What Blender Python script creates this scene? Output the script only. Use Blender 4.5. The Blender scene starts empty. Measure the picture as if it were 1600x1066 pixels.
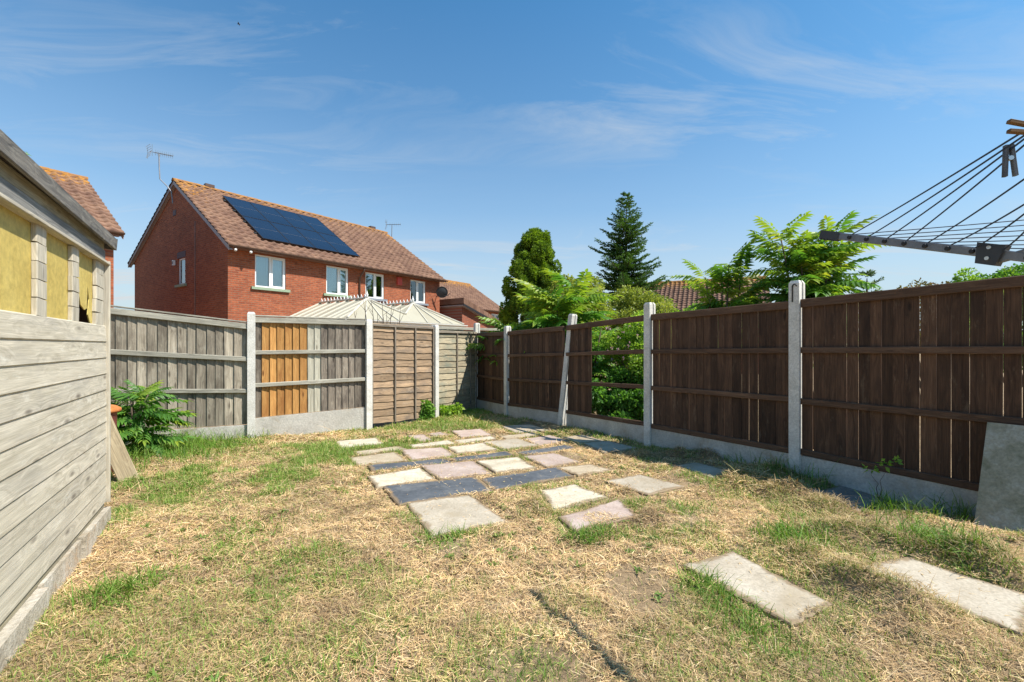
import bpy, math, random
import numpy as np
from mathutils import Matrix, Vector
random.seed(7)
RNG = np.random.default_rng(11)
SC = bpy.context.scene
COL = SC.collection
R = math.radians

# ------------------------------------------------------------------ camera, sky, sun, exposure
CAM_Z = 1.35
cam_d = bpy.data.cameras.new('camera')
cam = bpy.data.objects.new('camera', cam_d)
COL.objects.link(cam)
cam.location = (0, 0, CAM_Z)
cam.rotation_euler = (R(90), 0, 0)
cam_d.sensor_width = 36.0
cam_d.lens = 16.0
cam_d.shift_y = 8.0 / 1600.0
cam_d.clip_start = 0.05
cam_d.clip_end = 6000
SC.camera = cam

SUN_ELEV, SUN_AZ = 53.0, 105.5      # azimuth clockwise from +Y
sd = Vector((math.cos(R(SUN_ELEV)) * math.sin(R(SUN_AZ)), math.cos(R(SUN_ELEV)) * math.cos(R(SUN_AZ)), math.sin(R(SUN_ELEV))))
sun_d = bpy.data.lights.new('sun', 'SUN')
sun_d.energy = 4.7
sun_d.angle = R(0.5)
sun_d.color = (1.0, 0.95, 0.87)
sun = bpy.data.objects.new('sun', sun_d)
COL.objects.link(sun)
sun.rotation_euler = sd.to_track_quat('Z', 'Y').to_euler()
sun.location = (20, -6, 30)

SC.view_settings.view_transform = 'Standard'
SC.view_settings.look = 'None'
SC.view_settings.exposure = 0.70
SC.view_settings.gamma = 1.0
SC.view_settings.use_curve_mapping = False
SC.render.engine = 'CYCLES'
SC.cycles.use_denoising = True
SC.cycles.max_bounces = 6
SC.cycles.diffuse_bounces = 3
SC.cycles.glossy_bounces = 2
SC.cycles.transmission_bounces = 3
SC.cycles.transparent_max_bounces = 6


def node(nt, t, ins=None, **props):
    n = nt.nodes.new(t)
    for k, v in props.items():
        setattr(n, k, v)
    for k, v in (ins or {}).items():
        s = n.inputs[k]
        if isinstance(v, bpy.types.NodeSocket):
            nt.links.new(v, s)
        else:
            s.default_value = v
    return n


def ramp(nt, fac, stops, interp='LINEAR'):
    n = nt.nodes.new('ShaderNodeValToRGB')
    n.color_ramp.interpolation = interp
    el = n.color_ramp.elements
    while len(el) < len(stops):
        el.new(0.5)
    for e, (p, c) in zip(el, stops):
        e.position = p
        e.color = (c[0], c[1], c[2], 1) if len(c) == 3 else c
    nt.links.new(fac, n.inputs[0])
    return n.outputs[0]


def g3(v):
    return (v, v, v)


def mixc(nt, fac, a, b, mode='MIX'):
    n = nt.nodes.new('ShaderNodeMix')
    n.data_type = 'RGBA'
    n.blend_type = mode
    for s, v in ((n.inputs[0], fac), (n.inputs[6], a), (n.inputs[7], b)):
        if isinstance(v, bpy.types.NodeSocket):
            nt.links.new(v, s)
        elif isinstance(v, tuple):
            s.default_value = (v[0], v[1], v[2], 1)
        else:
            s.default_value = v
    return n.outputs[2]


def math_n(nt, op, a, b=0.0, c=0.0, clamp=False):
    n = nt.nodes.new('ShaderNodeMath')
    n.operation = op
    n.use_clamp = clamp
    for i, v in enumerate((a, b, c)):
        if isinstance(v, bpy.types.NodeSocket):
            nt.links.new(v, n.inputs[i])
        else:
            n.inputs[i].default_value = v
    return n.outputs[0]


def vscale(nt, v, s):
    return node(nt, 'ShaderNodeVectorMath', {0: v, 1: s}, operation='MULTIPLY').outputs[0]


# world: daylight sky with thin high cloud
world = bpy.data.worlds.new('World')
SC.world = world
world.use_nodes = True
wt = world.node_tree
bg = wt.nodes['Background']
sky = node(wt, 'ShaderNodeTexSky', sky_type='NISHITA', sun_disc=False)
sky.sun_elevation = R(SUN_ELEV)
sky.sun_rotation = R(SUN_AZ)
sky.altitude = 0
sky.air_density = 1.0
sky.dust_density = 0.6
sky.ozone_density = 2.2
SKY_STR = 0.15
tc = node(wt, 'ShaderNodeTexCoord')
sep = node(wt, 'ShaderNodeSeparateXYZ', {0: tc.outputs['Generated']})
zz = math_n(wt, 'ADD', math_n(wt, 'MAXIMUM', sep.outputs[2], 0.0), 0.10)
cx = math_n(wt, 'DIVIDE', sep.outputs[0], zz)
cy = math_n(wt, 'DIVIDE', sep.outputs[1], zz)
cvec = node(wt, 'ShaderNodeCombineXYZ', {0: cx, 1: cy, 2: 0.0}).outputs[0]
rot = node(wt, 'ShaderNodeMapping', {'Vector': cvec, 'Rotation': (0, 0, R(-35)), 'Location': (7.3, 4.1, 0), 'Scale': (0.38, 1.0, 1)}).outputs[0]
warp = node(wt, 'ShaderNodeTexNoise', {'Vector': rot, 'Scale': 0.9, 'Detail': 3.0, 'Roughness': 0.55})
wv = node(wt, 'ShaderNodeVectorMath', {0: warp.outputs['Color'], 1: (1.1, 1.1, 0)}, operation='MULTIPLY').outputs[0]
rot2 = node(wt, 'ShaderNodeVectorMath', {0: rot, 1: wv}, operation='ADD').outputs[0]
n1 = node(wt, 'ShaderNodeTexNoise', {'Vector': rot2, 'Scale': 2.3, 'Detail': 10.0, 'Roughness': 0.66}).outputs[0]
n2 = node(wt, 'ShaderNodeTexNoise', {'Vector': rot, 'Scale': 0.85, 'Detail': 2.0}).outputs[0]
m1 = ramp(wt, n1, [(0.50, g3(0)), (0.76, g3(1))])
m2 = ramp(wt, n2, [(0.40, g3(0.05)), (0.60, g3(1))])
cm = mixc(wt, 1.0, m1, m2, 'MULTIPLY')
cfac = math_n(wt, 'MULTIPLY', cm, 0.52, clamp=True)
hz = ramp(wt, sep.outputs[2], [(0.0, g3(0.92)), (0.12, g3(0.70)), (0.28, g3(0.30)), (0.46, g3(0.09)), (0.66, g3(0.0))])
cf2 = math_n(wt, 'ADD', cfac, hz, clamp=True)
skyc = mixc(wt, 1.0, sky.outputs[0], (0.27, 0.63, 0.76), 'MULTIPLY')
skyf = mixc(wt, cf2, skyc, (2.85, 3.02, 3.12))
wt.links.new(skyf, bg.inputs[0])
bg.inputs[1].default_value = SKY_STR

# ------------------------------------------------------------------ object helpers
W = {}


def put(o, M, parent=None):
    W[o.name] = M.copy()
    if parent is not None:
        o.parent = parent
        o.matrix_basis = W[parent.name].inverted() @ M
    else:
        o.matrix_basis = M
    return o


def tag(o, label=None, cat=None, group=None, kind=None):
    if label:
        o['label'] = label
    if cat:
        o['category'] = cat
    if group:
        o['group'] = group
    if kind:
        o['kind'] = kind
    return o


def empty(name, loc, rz=0.0, label=None, cat=None, group=None):
    o = bpy.data.objects.new(name, None)
    o.empty_display_size = 0.1
    COL.objects.link(o)
    put(o, Matrix.Translation(Vector(loc)) @ Matrix.Rotation(rz, 4, 'Z'))
    return tag(o, label, cat, group)


def obj(name, me, parent=None, M=None, mat=None):
    if mat is not None and not me.materials:
        me.materials.append(mat)
    o = bpy.data.objects.new(name, me)
    COL.objects.link(o)
    return put(o, M if M is not None else Matrix.Identity(4), parent)


def np_mesh(name, V, F, mat=None, col=None, smooth=False):
    V = np.asarray(V, dtype=np.float32).reshape(-1, 3)
    F = np.asarray(F, dtype=np.int32)
    me = bpy.data.meshes.new(name)
    k = F.shape[1]
    me.vertices.add(len(V))
    me.vertices.foreach_set('co', V.ravel())
    me.loops.add(F.size)
    me.loops.foreach_set('vertex_index', F.ravel())
    me.polygons.add(len(F))
    me.polygons.foreach_set('loop_start', np.arange(0, F.size, k, dtype=np.int32))
    if smooth:
        me.polygons.foreach_set('use_smooth', np.ones(len(F), dtype=bool))
    me.update(calc_edges=True)
    if col is not None:
        a = me.attributes.new('Col', 'FLOAT_COLOR', 'POINT')
        c4 = np.ones((len(V), 4), dtype=np.float32)
        c4[:, :3] = col
        a.data.foreach_set('color', c4.ravel())
    if mat is not None:
        me.materials.append(mat)
    return me


class MB:
    """collects shapes of ONE part into one mesh"""

    def __init__(self):
        self.v, self.f = [], []

    def add(self, vs, fs):
        n = len(self.v)
        self.v += [tuple(p) for p in vs]
        self.f += [tuple(i + n for i in f) for f in fs]
        return self

    def box(self, c, s, M=None):
        x, y, z = s[0] / 2, s[1] / 2, s[2] / 2
        vs = [Vector((c[0] + a * x, c[1] + b * y, c[2] + d * z)) for a in (-1, 1) for b in (-1, 1) for d in (-1, 1)]
        if M is not None:
            vs = [M @ v for v in vs]
        return self.add(vs, [(0, 1, 3, 2), (4, 6, 7, 5), (0, 4, 5, 1), (2, 3, 7, 6), (0, 2, 6, 4), (1, 5, 7, 3)])

    def quad(self, a, b, c, d):
        return self.add([a, b, c, d], [(0, 1, 2, 3)])

    def poly(self, pts):
        return self.add(pts, [tuple(range(len(pts)))])

    def slabp(self, pts, n, t):
        """polygon pts extruded by -n*t"""
        k = len(pts)
        pts = [Vector(p) for p in pts]
        n = Vector(n) * t
        vs = pts + [p - n for p in pts]
        fs = [tuple(range(k)), tuple(range(2 * k - 1, k - 1, -1))]
        fs += [(i, i + k, (i + 1) % k + k, (i + 1) % k) for i in range(k)]
        return self.add(vs, fs)

    def tube(self, pts, rad, seg=6, caps=True):
        pts = [Vector(p) for p in pts]
        if not isinstance(rad, (list, tuple)):
            rad = [rad] * len(pts)
        rings = []
        for i, p in enumerate(pts):
            d = (pts[min(i + 1, len(pts) - 1)] - pts[max(i - 1, 0)]).normalized()
            a = d.orthogonal().normalized() if i == 0 else (rings[-1][1] - d * rings[-1][1].dot(d)).normalized()
            rings.append((d, a))
        vs = []
        for p, (d, a), r in zip(pts, rings, rad):
            b = d.cross(a)
            for j in range(seg):
                t = 2 * math.pi * j / seg
                vs.append(p + (a * math.cos(t) + b * math.sin(t)) * r)
        fs = []
        for i in range(len(pts) - 1):
            for j in range(seg):
                j2 = (j + 1) % seg
                fs.append((i * seg + j, i * seg + j2, (i + 1) * seg + j2, (i + 1) * seg + j))
        if caps:
            fs.append(tuple(range(seg - 1, -1, -1)))
            fs.append(tuple((len(pts) - 1) * seg + j for j in range(seg)))
        return self.add(vs, fs)

    def lathe(self, prof, seg=24, c=(0, 0, 0)):
        vs = []
        for r, z in prof:
            for j in range(seg):
                t = 2 * math.pi * j / seg
                vs.append((c[0] + r * math.cos(t), c[1] + r * math.sin(t), c[2] + z))
        fs = []
        for i in range(len(prof) - 1):
            for j in range(seg):
                j2 = (j + 1) % seg
                fs.append((i * seg + j, i * seg + j2, (i + 1) * seg + j2, (i + 1) * seg + j))
        fs.append(tuple(range(seg - 1, -1, -1)))
        fs.append(tuple((len(prof) - 1) * seg + j for j in range(seg)))
        return self.add(vs, fs)

    def mesh(self, name, mat, smooth=False):
        me = bpy.data.meshes.new(name)
        me.from_pydata(self.v, [], self.f)
        if smooth:
            me.polygons.foreach_set('use_smooth', np.ones(len(me.polygons), dtype=bool))
        me.update()
        me.materials.append(mat)
        return me

    def build(self, name, mat, parent=None, M=None, smooth=False):
        return obj(name, self.mesh(name, mat, smooth), parent, M)


def board_mesh(w, t, L, ch=None, mat=None, taper=0.0, cut=0.0):
    """chamfered plank: x width, y thickness, z length 0..L"""
    ch = ch if ch is not None else min(w, t) * 0.16
    x, y = w / 2, t / 2
    prof = [(-x + ch, -y), (x - ch, -y + taper), (x, -y + ch + taper), (x, y - ch), (x - ch, y), (-x + ch, y), (-x, y - ch), (-x, -y + ch)]
    vs = [(a, b, 0) for a, b in prof] + [(a, b, L + cut * a) for a, b in prof]
    fs = [(i, (i + 1) % 8, (i + 1) % 8 + 8, i + 8) for i in range(8)]
    fs += [tuple(range(7, -1, -1)), tuple(range(8, 16))]
    me = bpy.data.meshes.new('board')
    me.from_pydata(vs, [], fs)
    me.update()
    if mat:
        me.materials.append(mat)
    return me


def frame_M(p, along, normal):
    """matrix: z = along, y = normal made square to it, x = side"""
    z = Vector(along).normalized()
    y = Vector(normal)
    y = (y - z * y.dot(z)).normalized()
    x = y.cross(z)
    M = Matrix((x, y, z)).transposed().to_4x4()
    M.translation = Vector(p)
    return M


def plank(name, p0, p1, w, t, normal, mat, parent=None, **kw):
    p0, p1 = Vector(p0), Vector(p1)
    return obj(name, board_mesh(w, t, (p1 - p0).length, mat=mat, **kw), parent, frame_M(p0, p1 - p0, normal))


# pixel of the photograph -> point in the place (used while measuring the photograph)
F = 711.0


def at(px, py, Y):
    return Vector(((px - 800) / F * Y, Y, CAM_Z + (541 - py) / F * Y))


# ------------------------------------------------------------------ materials
def new_mat(name):
    m = bpy.data.materials.new(name)
    m.use_nodes = True
    nt = m.node_tree
    b = nt.nodes['Principled BSDF']
    b.inputs['Specular IOR Level'].default_value = 0.3
    return m, nt, b


def bump(nt, b, h, strength=0.3, dist=0.01):
    n = node(nt, 'ShaderNodeBump', {'Height': h, 'Strength': strength, 'Distance': dist})
    nt.links.new(n.outputs[0], b.inputs['Normal'])


def rnd_vec(nt, scale=40.0):
    oi = node(nt, 'ShaderNodeObjectInfo')
    r = oi.outputs['Random']
    v = node(nt, 'ShaderNodeCombineXYZ', {0: math_n(nt, 'MULTIPLY', r, scale), 1: math_n(nt, 'MULTIPLY', r, scale * 1.7), 2: math_n(nt, 'MULTIPLY', r, scale * 2.3)}).outputs[0]
    return r, v


def wood(name, c1, c2, stain, stain_amt=0.6, rough=0.85, var=0.25, knots=0.7, gscale=1.0, foot=None, bstr=0.35, pale=None, fine_amt=0.5):
    m, nt, b = new_mat(name)
    tc = node(nt, 'ShaderNodeTexCoord')
    r, rv = rnd_vec(nt)
    v = node(nt, 'ShaderNodeVectorMath', {0: tc.outputs['Object'], 1: rv}, operation='ADD').outputs[0]
    vg = vscale(nt, v, (34 * gscale, 34 * gscale, 1.6 * gscale))
    vo = node(nt, 'ShaderNodeTexVoronoi', {'Vector': vscale(nt, v, (9, 9, 2.6)), 'Scale': 1.0, 'Randomness': 1.0})
    kd = vo.outputs['Distance']
    kn = ramp(nt, kd, [(0.06, g3(1)), (0.16, g3(0))])
    wobble = math_n(nt, 'MULTIPLY', ramp(nt, kd, [(0.0, g3(1)), (0.55, g3(0))]), 2.4)
    vg2 = node(nt, 'ShaderNodeVectorMath', {0: vg, 1: node(nt, 'ShaderNodeCombineXYZ', {0: wobble, 1: wobble, 2: 0.0}).outputs[0]}, operation='ADD').outputs[0]
    gr = node(nt, 'ShaderNodeTexNoise', {'Vector': vg2, 'Scale': 1.0, 'Detail': 5.0, 'Roughness': 0.6, 'Distortion': 0.5}).outputs[0]
    fine = node(nt, 'ShaderNodeTexNoise', {'Vector': vscale(nt, v, (220, 220, 5)), 'Scale': 1.0, 'Detail': 2.0}).outputs[0]
    c = ramp(nt, gr, [(0.30, c1), (0.68, c2)])
    c = mixc(nt, fine_amt, c, ramp(nt, fine, [(0.28, g3(0.30)), (0.72, g3(1.45))]), 'MULTIPLY')
    bl = node(nt, 'ShaderNodeTexNoise', {'Vector': vscale(nt, v, (5, 5, 1.7)), 'Scale': 1.0, 'Detail': 5.0, 'Roughness': 0.65}).outputs[0]
    c = mixc(nt, math_n(nt, 'MULTIPLY', ramp(nt, bl, [(0.48, g3(0)), (0.72, g3(1))]), stain_amt), c, stain)
    if pale:
        bl2 = node(nt, 'ShaderNodeTexNoise', {'Vector': vscale(nt, v, (14, 14, 3.5)), 'Scale': 1.0, 'Detail': 6.0, 'Roughness': 0.75}).outputs[0]
        c = mixc(nt, math_n(nt, 'MULTIPLY', ramp(nt, bl2, [(0.58, g3(0)), (0.72, g3(1))]), 0.55), c, pale)
    c = mixc(nt, math_n(nt, 'MULTIPLY', kn, knots), c, (stain[0] * 0.45, stain[1] * 0.4, stain[2] * 0.35))
    val = math_n(nt, 'ADD', math_n(nt, 'MULTIPLY', r, 2 * var), 1 - var)
    c = mixc(nt, 1.0, c, node(nt, 'ShaderNodeCombineColor', {0: val, 1: val, 2: val}).outputs[0], 'MULTIPLY')
    nt.links.new(c, b.inputs['Base Color'])
    b.inputs['Roughness'].default_value = rough
    h = math_n(nt, 'ADD', gr, math_n(nt, 'MULTIPLY', fine, 0.4))
    bump(nt, b, h, bstr, 0.004)
    return m


def speckle(name, c1, c2, c3, scale=6.0, rough=0.9, sp=90.0, bs=0.25, spec=0.25, varr=0.0, stain=None):
    m, nt, b = new_mat(name)
    tc = node(nt, 'ShaderNodeTexCoord')
    r, rv = rnd_vec(nt)
    v = node(nt, 'ShaderNodeVectorMath', {0: tc.outputs['Object'], 1: rv}, operation='ADD').outputs[0]
    a = node(nt, 'ShaderNodeTexNoise', {'Vector': v, 'Scale': scale, 'Detail': 7.0, 'Roughness': 0.65}).outputs[0]
    s = node(nt, 'ShaderNodeTexNoise', {'Vector': v, 'Scale': sp, 'Detail': 3.0, 'Roughness': 0.7}).outputs[0]
    c = ramp(nt, a, [(0.28, c1), (0.52, c2), (0.74, c3)])
    c = mixc(nt, 0.55, c, ramp(nt, s, [(0.3, g3(0.62)), (0.7, g3(1.3))]), 'MULTIPLY')
    if stain:
        a2 = node(nt, 'ShaderNodeTexNoise', {'Vector': v, 'Scale': scale * 0.6, 'Detail': 8.0, 'Roughness': 0.7, 'Distortion': 0.8}).outputs[0]
        c = mixc(nt, ramp(nt, a2, [(0.54, g3(0)), (0.70, g3(0.75))]), c, stain)
    if varr:
        val = math_n(nt, 'ADD', math_n(nt, 'MULTIPLY', r, 2 * varr), 1 - varr)
        c = mixc(nt, 1.0, c, node(nt, 'ShaderNodeCombineColor', {0: val, 1: val, 2: val}).outputs[0], 'MULTIPLY')
    # soil worked onto the rim of a stone (only slabs carry this attribute)
    rim = node(nt, 'ShaderNodeAttribute', attribute_name='rim').outputs['Fac']
    rn = node(nt, 'ShaderNodeTexNoise', {'Vector': v, 'Scale': 11.0, 'Detail': 6.0, 'Roughness': 0.7}).outputs[0]
    rk = math_n(nt, 'ADD', math_n(nt, 'MULTIPLY', rim, 0.42), math_n(nt, 'MULTIPLY', rn, 0.9))
    c = mixc(nt, math_n(nt, 'MULTIPLY', ramp(nt, rk, [(0.62, g3(0)), (0.80, g3(0.85))]), math_n(nt, 'GREATER_THAN', rim, 0.001)), c, (0.24, 0.17, 0.10))
    nt.links.new(c, b.inputs['Base Color'])
    b.inputs['Roughness'].default_value = rough
    b.inputs['Specular IOR Level'].default_value = spec
    bump(nt, b, math_n(nt, 'ADD', a, math_n(nt, 'MULTIPLY', s, 0.35)), bs, 0.02)
    return m


def plain(name, c, rough=0.5, metal=0.0, spec=0.4, noise=0.15, ns=14.0):
    m, nt, b = new_mat(name)
    tc = node(nt, 'ShaderNodeTexCoord')
    a = node(nt, 'ShaderNodeTexNoise', {'Vector': tc.outputs['Object'], 'Scale': ns, 'Detail': 5.0, 'Roughness': 0.65}).outputs[0]
    cc = mixc(nt, 1.0, tuple(c), ramp(nt, a, [(0.25, g3(1 - noise)), (0.75, g3(1 + noise))]), 'MULTIPLY')
    nt.links.new(cc, b.inputs['Base Color'])
    b.inputs['Roughness'].default_value = rough
    b.inputs['Metallic'].default_value = metal
    b.inputs['Specular IOR Level'].default_value = spec
    return m


def brick_mat(name, c1, c2, mortar):
    m, nt, b = new_mat(name)
    tc = node(nt, 'ShaderNodeTexCoord')
    s = node(nt, 'ShaderNodeSeparateXYZ', {0: tc.outputs['Object']})
    v = node(nt, 'ShaderNodeCombineXYZ', {0: s.outputs[0], 1: s.outputs[2], 2: 0.0}).outputs[0]
    br = node(nt, 'ShaderNodeTexBrick', {'Vector': v, 'Color1': (*c1, 1), 'Color2': (*c2, 1), 'Mortar': (*mortar, 1), 'Scale': 1.0,
                                         'Mortar Size': 0.009, 'Mortar Smooth': 0.3, 'Brick Width': 0.225, 'Row Height': 0.075, 'Bias': -0.1})
    n = node(nt, 'ShaderNodeTexNoise', {'Vector': v, 'Scale': 1.1, 'Detail': 6.0, 'Roughness': 0.6}).outputs[0]
    n2 = node(nt, 'ShaderNodeTexNoise', {'Vector': vscale(nt, v, (8, 24, 1)), 'Scale': 1.0, 'Detail': 3.0}).outputs[0]
    c = mixc(nt, 0.7, br.outputs[0], ramp(nt, n2, [(0.28, g3(0.62)), (0.72, g3(1.35))]), 'MULTIPLY')
    c = mixc(nt, 0.6, c, ramp(nt, n, [(0.3, g3(0.78)), (0.7, g3(1.15))]), 'MULTIPLY')
    nt.links.new(c, b.inputs['Base Color'])
    b.inputs['Roughness'].default_value = 0.9
    bump(nt, b, math_n(nt, 'SUBTRACT', math_n(nt, 'MULTIPLY', n2, 0.3), br.outputs['Fac']), 0.6, 0.01)
    return m


def leaf_mat(name, c1, c2, c3=None, trans=0.35, rough=0.5, attr=False, scale=2.5, spec=0.35):
    m = bpy.data.materials.new(name)
    m.use_nodes = True
    nt = m.node_tree
    nt.nodes.clear()
    out = node(nt, 'ShaderNodeOutputMaterial')
    if attr:
        c = node(nt, 'ShaderNodeAttribute', attribute_name='Col').outputs['Color']
    else:
        geo = node(nt, 'ShaderNodeNewGeometry')
        a = node(nt, 'ShaderNodeTexNoise', {'Vector': geo.outputs['Position'], 'Scale': scale, 'Detail': 3.0}).outputs[0]
        oi = node(nt, 'ShaderNodeObjectInfo').outputs['Random']
        k = math_n(nt, 'ADD', math_n(nt, 'MULTIPLY', a, 0.7), math_n(nt, 'MULTIPLY', math_n(nt, 'ADD', geo.outputs['Random Per Island'], oi), 0.22))
        st = [(0.30, c1), (0.62, c2)] + ([(0.86, c3)] if c3 else [])
        c = ramp(nt, k, st)
    p = node(nt, 'ShaderNodeBsdfPrincipled', {'Base Color': c, 'Roughness': rough, 'Specular IOR Level': spec})
    t = node(nt, 'ShaderNodeBsdfTranslucent', {'Color': mixc(nt, 1.0, c, (1.25, 1.3, 0.55), 'MULTIPLY')})
    mx = node(nt, 'ShaderNodeMixShader', {0: trans, 1: p.outputs[0], 2: t.outputs[0]})
    nt.links.new(mx.outputs[0], out.inputs[0])
    return m


M = {}
M['shed'] = wood('shed_board', (0.38, 0.335, 0.25), (0.60, 0.54, 0.43), (0.30, 0.28, 0.25), 0.45, var=0.10, knots=0.75, pale=(0.70, 0.67, 0.58), fine_amt=0.28)
M['shed_dark'] = wood('shed_fascia', (0.09, 0.085, 0.08), (0.24, 0.22, 0.19), (0.05, 0.05, 0.05), 0.7, var=0.1, pale=(0.36, 0.34, 0.29))
M['shed_brown'] = wood('shed_eaves_board', (0.26, 0.22, 0.14), (0.40, 0.35, 0.24), (0.13, 0.12, 0.11), 0.6, var=0.1)
M['shed_grey'] = wood('shed_lintel', (0.15, 0.15, 0.14), (0.27, 0.26, 0.24), (0.08, 0.08, 0.085), 0.6, var=0.1)
M['grey_board'] = wood('weathered_board', (0.21, 0.175, 0.13), (0.41, 0.355, 0.27), (0.085, 0.066, 0.048), 0.85, var=0.30, pale=(0.52, 0.48, 0.39))
M['grey_rail'] = wood('weathered_rail', (0.27, 0.25, 0.20), (0.46, 0.43, 0.35), (0.16, 0.15, 0.12), 0.5, var=0.12, pale=(0.52, 0.5, 0.43))
M['dark_board'] = wood('darker_weathered_board', (0.12, 0.095, 0.075), (0.29, 0.245, 0.19), (0.05, 0.039, 0.033), 0.85, var=0.30, pale=(0.46, 0.41, 0.33))
M['new_board'] = wood('new_board', (0.40, 0.185, 0.05), (0.58, 0.31, 0.10), (0.27, 0.10, 0.025), 0.7, var=0.2, knots=0.9)
M['pale_board'] = wood('pale_board', (0.36, 0.33, 0.25), (0.52, 0.49, 0.39), (0.25, 0.22, 0.16), 0.4, var=0.06)
M['brown_board'] = wood('brown_board', (0.058, 0.030, 0.017), (0.125, 0.067, 0.038), (0.026, 0.015, 0.010), 0.65, rough=0.8, var=0.38, knots=0.7, pale=(0.22, 0.155, 0.10))
M['brown_rail'] = wood('brown_rail', (0.080, 0.043, 0.025), (0.155, 0.088, 0.052), (0.045, 0.025, 0.016), 0.5, rough=0.8, var=0.15, knots=0.4, pale=(0.19, 0.14, 0.10))
M['lap_board'] = wood('lap_slat', (0.23, 0.155, 0.095), (0.41, 0.28, 0.17), (0.115, 0.095, 0.08), 0.9, var=0.28, pale=(0.50, 0.42, 0.31))
M['lap_green'] = wood('greenish_lap_slat', (0.25, 0.21, 0.14), (0.42, 0.35, 0.23), (0.15, 0.18, 0.145), 0.85, var=0.25, pale=(0.52, 0.45, 0.34))
M['lap_batten'] = wood('lap_batten', (0.16, 0.13, 0.10), (0.30, 0.25, 0.19), (0.1, 0.085, 0.07), 0.5, var=0.12)
M['plank'] = wood('leaning_plank', (0.26, 0.20, 0.12), (0.40, 0.32, 0.20), (0.14, 0.11, 0.065), 0.5, var=0.1)
M['concrete'] = speckle('concrete', (0.50, 0.475, 0.42), (0.62, 0.595, 0.535), (0.70, 0.675, 0.62), 5, sp=60, varr=0.05, stain=(0.44, 0.41, 0.33))
M['gravel_board'] = speckle('gravel_board', (0.37, 0.345, 0.30), (0.49, 0.465, 0.41), (0.59, 0.565, 0.51), 3.5, sp=50, bs=0.5, stain=(0.33, 0.26, 0.17))
M['rough_base'] = speckle('rough_base', (0.30, 0.25, 0.18), (0.44, 0.39, 0.31), (0.56, 0.52, 0.45), 7, sp=45, bs=0.8, stain=(0.42, 0.27, 0.14))
M['mossy_slab'] = speckle('mossy_slab', (0.20, 0.19, 0.12), (0.34, 0.315, 0.23), (0.48, 0.45, 0.38), 8, sp=60, bs=0.6, stain=(0.15, 0.15, 0.08))
SL = {
    'cream': speckle('cream_stone', (0.42, 0.36, 0.26), (0.55, 0.48, 0.36), (0.63, 0.57, 0.45), 5, sp=50, bs=0.10, varr=0.05, stain=(0.40, 0.31, 0.19)),
    'pink': speckle('pink_stone', (0.36, 0.265, 0.215), (0.45, 0.35, 0.295), (0.53, 0.435, 0.375), 4, sp=50, bs=0.10, varr=0.08, stain=(0.38, 0.30, 0.20)),
    'tan': speckle('tan_stone', (0.35, 0.275, 0.185), (0.44, 0.36, 0.25), (0.51, 0.43, 0.33), 4, sp=50, bs=0.10, varr=0.06, stain=(0.33, 0.26, 0.17)),
    'grey': speckle('beige_stone', (0.33, 0.275, 0.20), (0.42, 0.36, 0.275), (0.50, 0.44, 0.35), 4, sp=60, bs=0.10, varr=0.05, stain=(0.34, 0.275, 0.185)),
    'slate': speckle('slate_stone', (0.066, 0.073, 0.082), (0.098, 0.107, 0.119), (0.145, 0.152, 0.162), 3, sp=28, rough=0.9, spec=0.12, bs=0.15, stain=(0.19, 0.19, 0.185)),
    'soil': speckle('dark_brown_stone', (0.16, 0.14, 0.12), (0.24, 0.21, 0.18), (0.30, 0.27, 0.23), 3, sp=40),  # darker brown than the pale stones, used on one slab only
}
M['brick'] = brick_mat('brick_wall', (0.37, 0.105, 0.045), (0.24, 0.060, 0.028), (0.27, 0.15, 0.095))
M['brick2'] = brick_mat('brick_extension', (0.33, 0.10, 0.055), (0.25, 0.07, 0.042), (0.28, 0.17, 0.12))
M['white'] = plain('white_plastic', (0.80, 0.80, 0.77), 0.35, noise=0.04)
M['cream_bar'] = plain('cream_glazing_bar', (0.56, 0.52, 0.43), 0.5, noise=0.1)
M['gutter'] = plain('brown_gutter', (0.10, 0.058, 0.042), 0.4, noise=0.2)
M['barge'] = plain('brown_bargeboard', (0.20, 0.11, 0.08), 0.5, noise=0.2)
M['soffit'] = plain('verge_mortar', (0.36, 0.33, 0.33), 0.7, noise=0.2)
M['sill_green'] = plain('green_sill', (0.26, 0.33, 0.22), 0.7, noise=0.2)
M['sill_grey'] = plain('grey_sill', (0.22, 0.24, 0.27), 0.7, noise=0.2)
M['lintel'] = plain('dark_lintel', (0.13, 0.095, 0.10), 0.8, noise=0.3, ns=25)
M['black'] = plain('black_plastic', (0.02, 0.02, 0.022), 0.45, noise=0.2)
M['alu'] = plain('grey_aluminium', (0.20, 0.205, 0.215), 0.42, 0.75, noise=0.2, ns=40)
M['clamp'] = plain('dark_plastic_clamp', (0.045, 0.05, 0.056), 0.5, noise=0.2)
M['cord'] = plain('navy_line', (0.02, 0.03, 0.055), 0.55)
M['steel'] = plain('bright_steel', (0.62, 0.62, 0.60), 0.3, 0.9)
M['mast'] = plain('galvanised_mast', (0.24, 0.24, 0.25), 0.5, 0.6)
M['alarm'] = plain('red_box', (0.50, 0.07, 0.05), 0.5)
M['bin_red'] = plain('dull_red_plastic', (0.22, 0.055, 0.05), 0.55, noise=0.25)
M['rust'] = speckle('rusty_lid', (0.32, 0.09, 0.03), (0.50, 0.17, 0.05), (0.60, 0.26, 0.09), 14, sp=120)
M['yellow'] = speckle('yellow_sheet', (0.46, 0.335, 0.085), (0.55, 0.42, 0.12), (0.62, 0.49, 0.17), 2.2, sp=30, rough=0.6, bs=0.08)
M['interior'] = plain('shed_inside', (0.13, 0.06, 0.03), 0.9, noise=0.3)
M['twig'] = plain('bare_twig', (0.12, 0.085, 0.06), 0.9)
M['bark'] = plain('bark', (0.11, 0.08, 0.055), 0.95, noise=0.4, ns=30)
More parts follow.
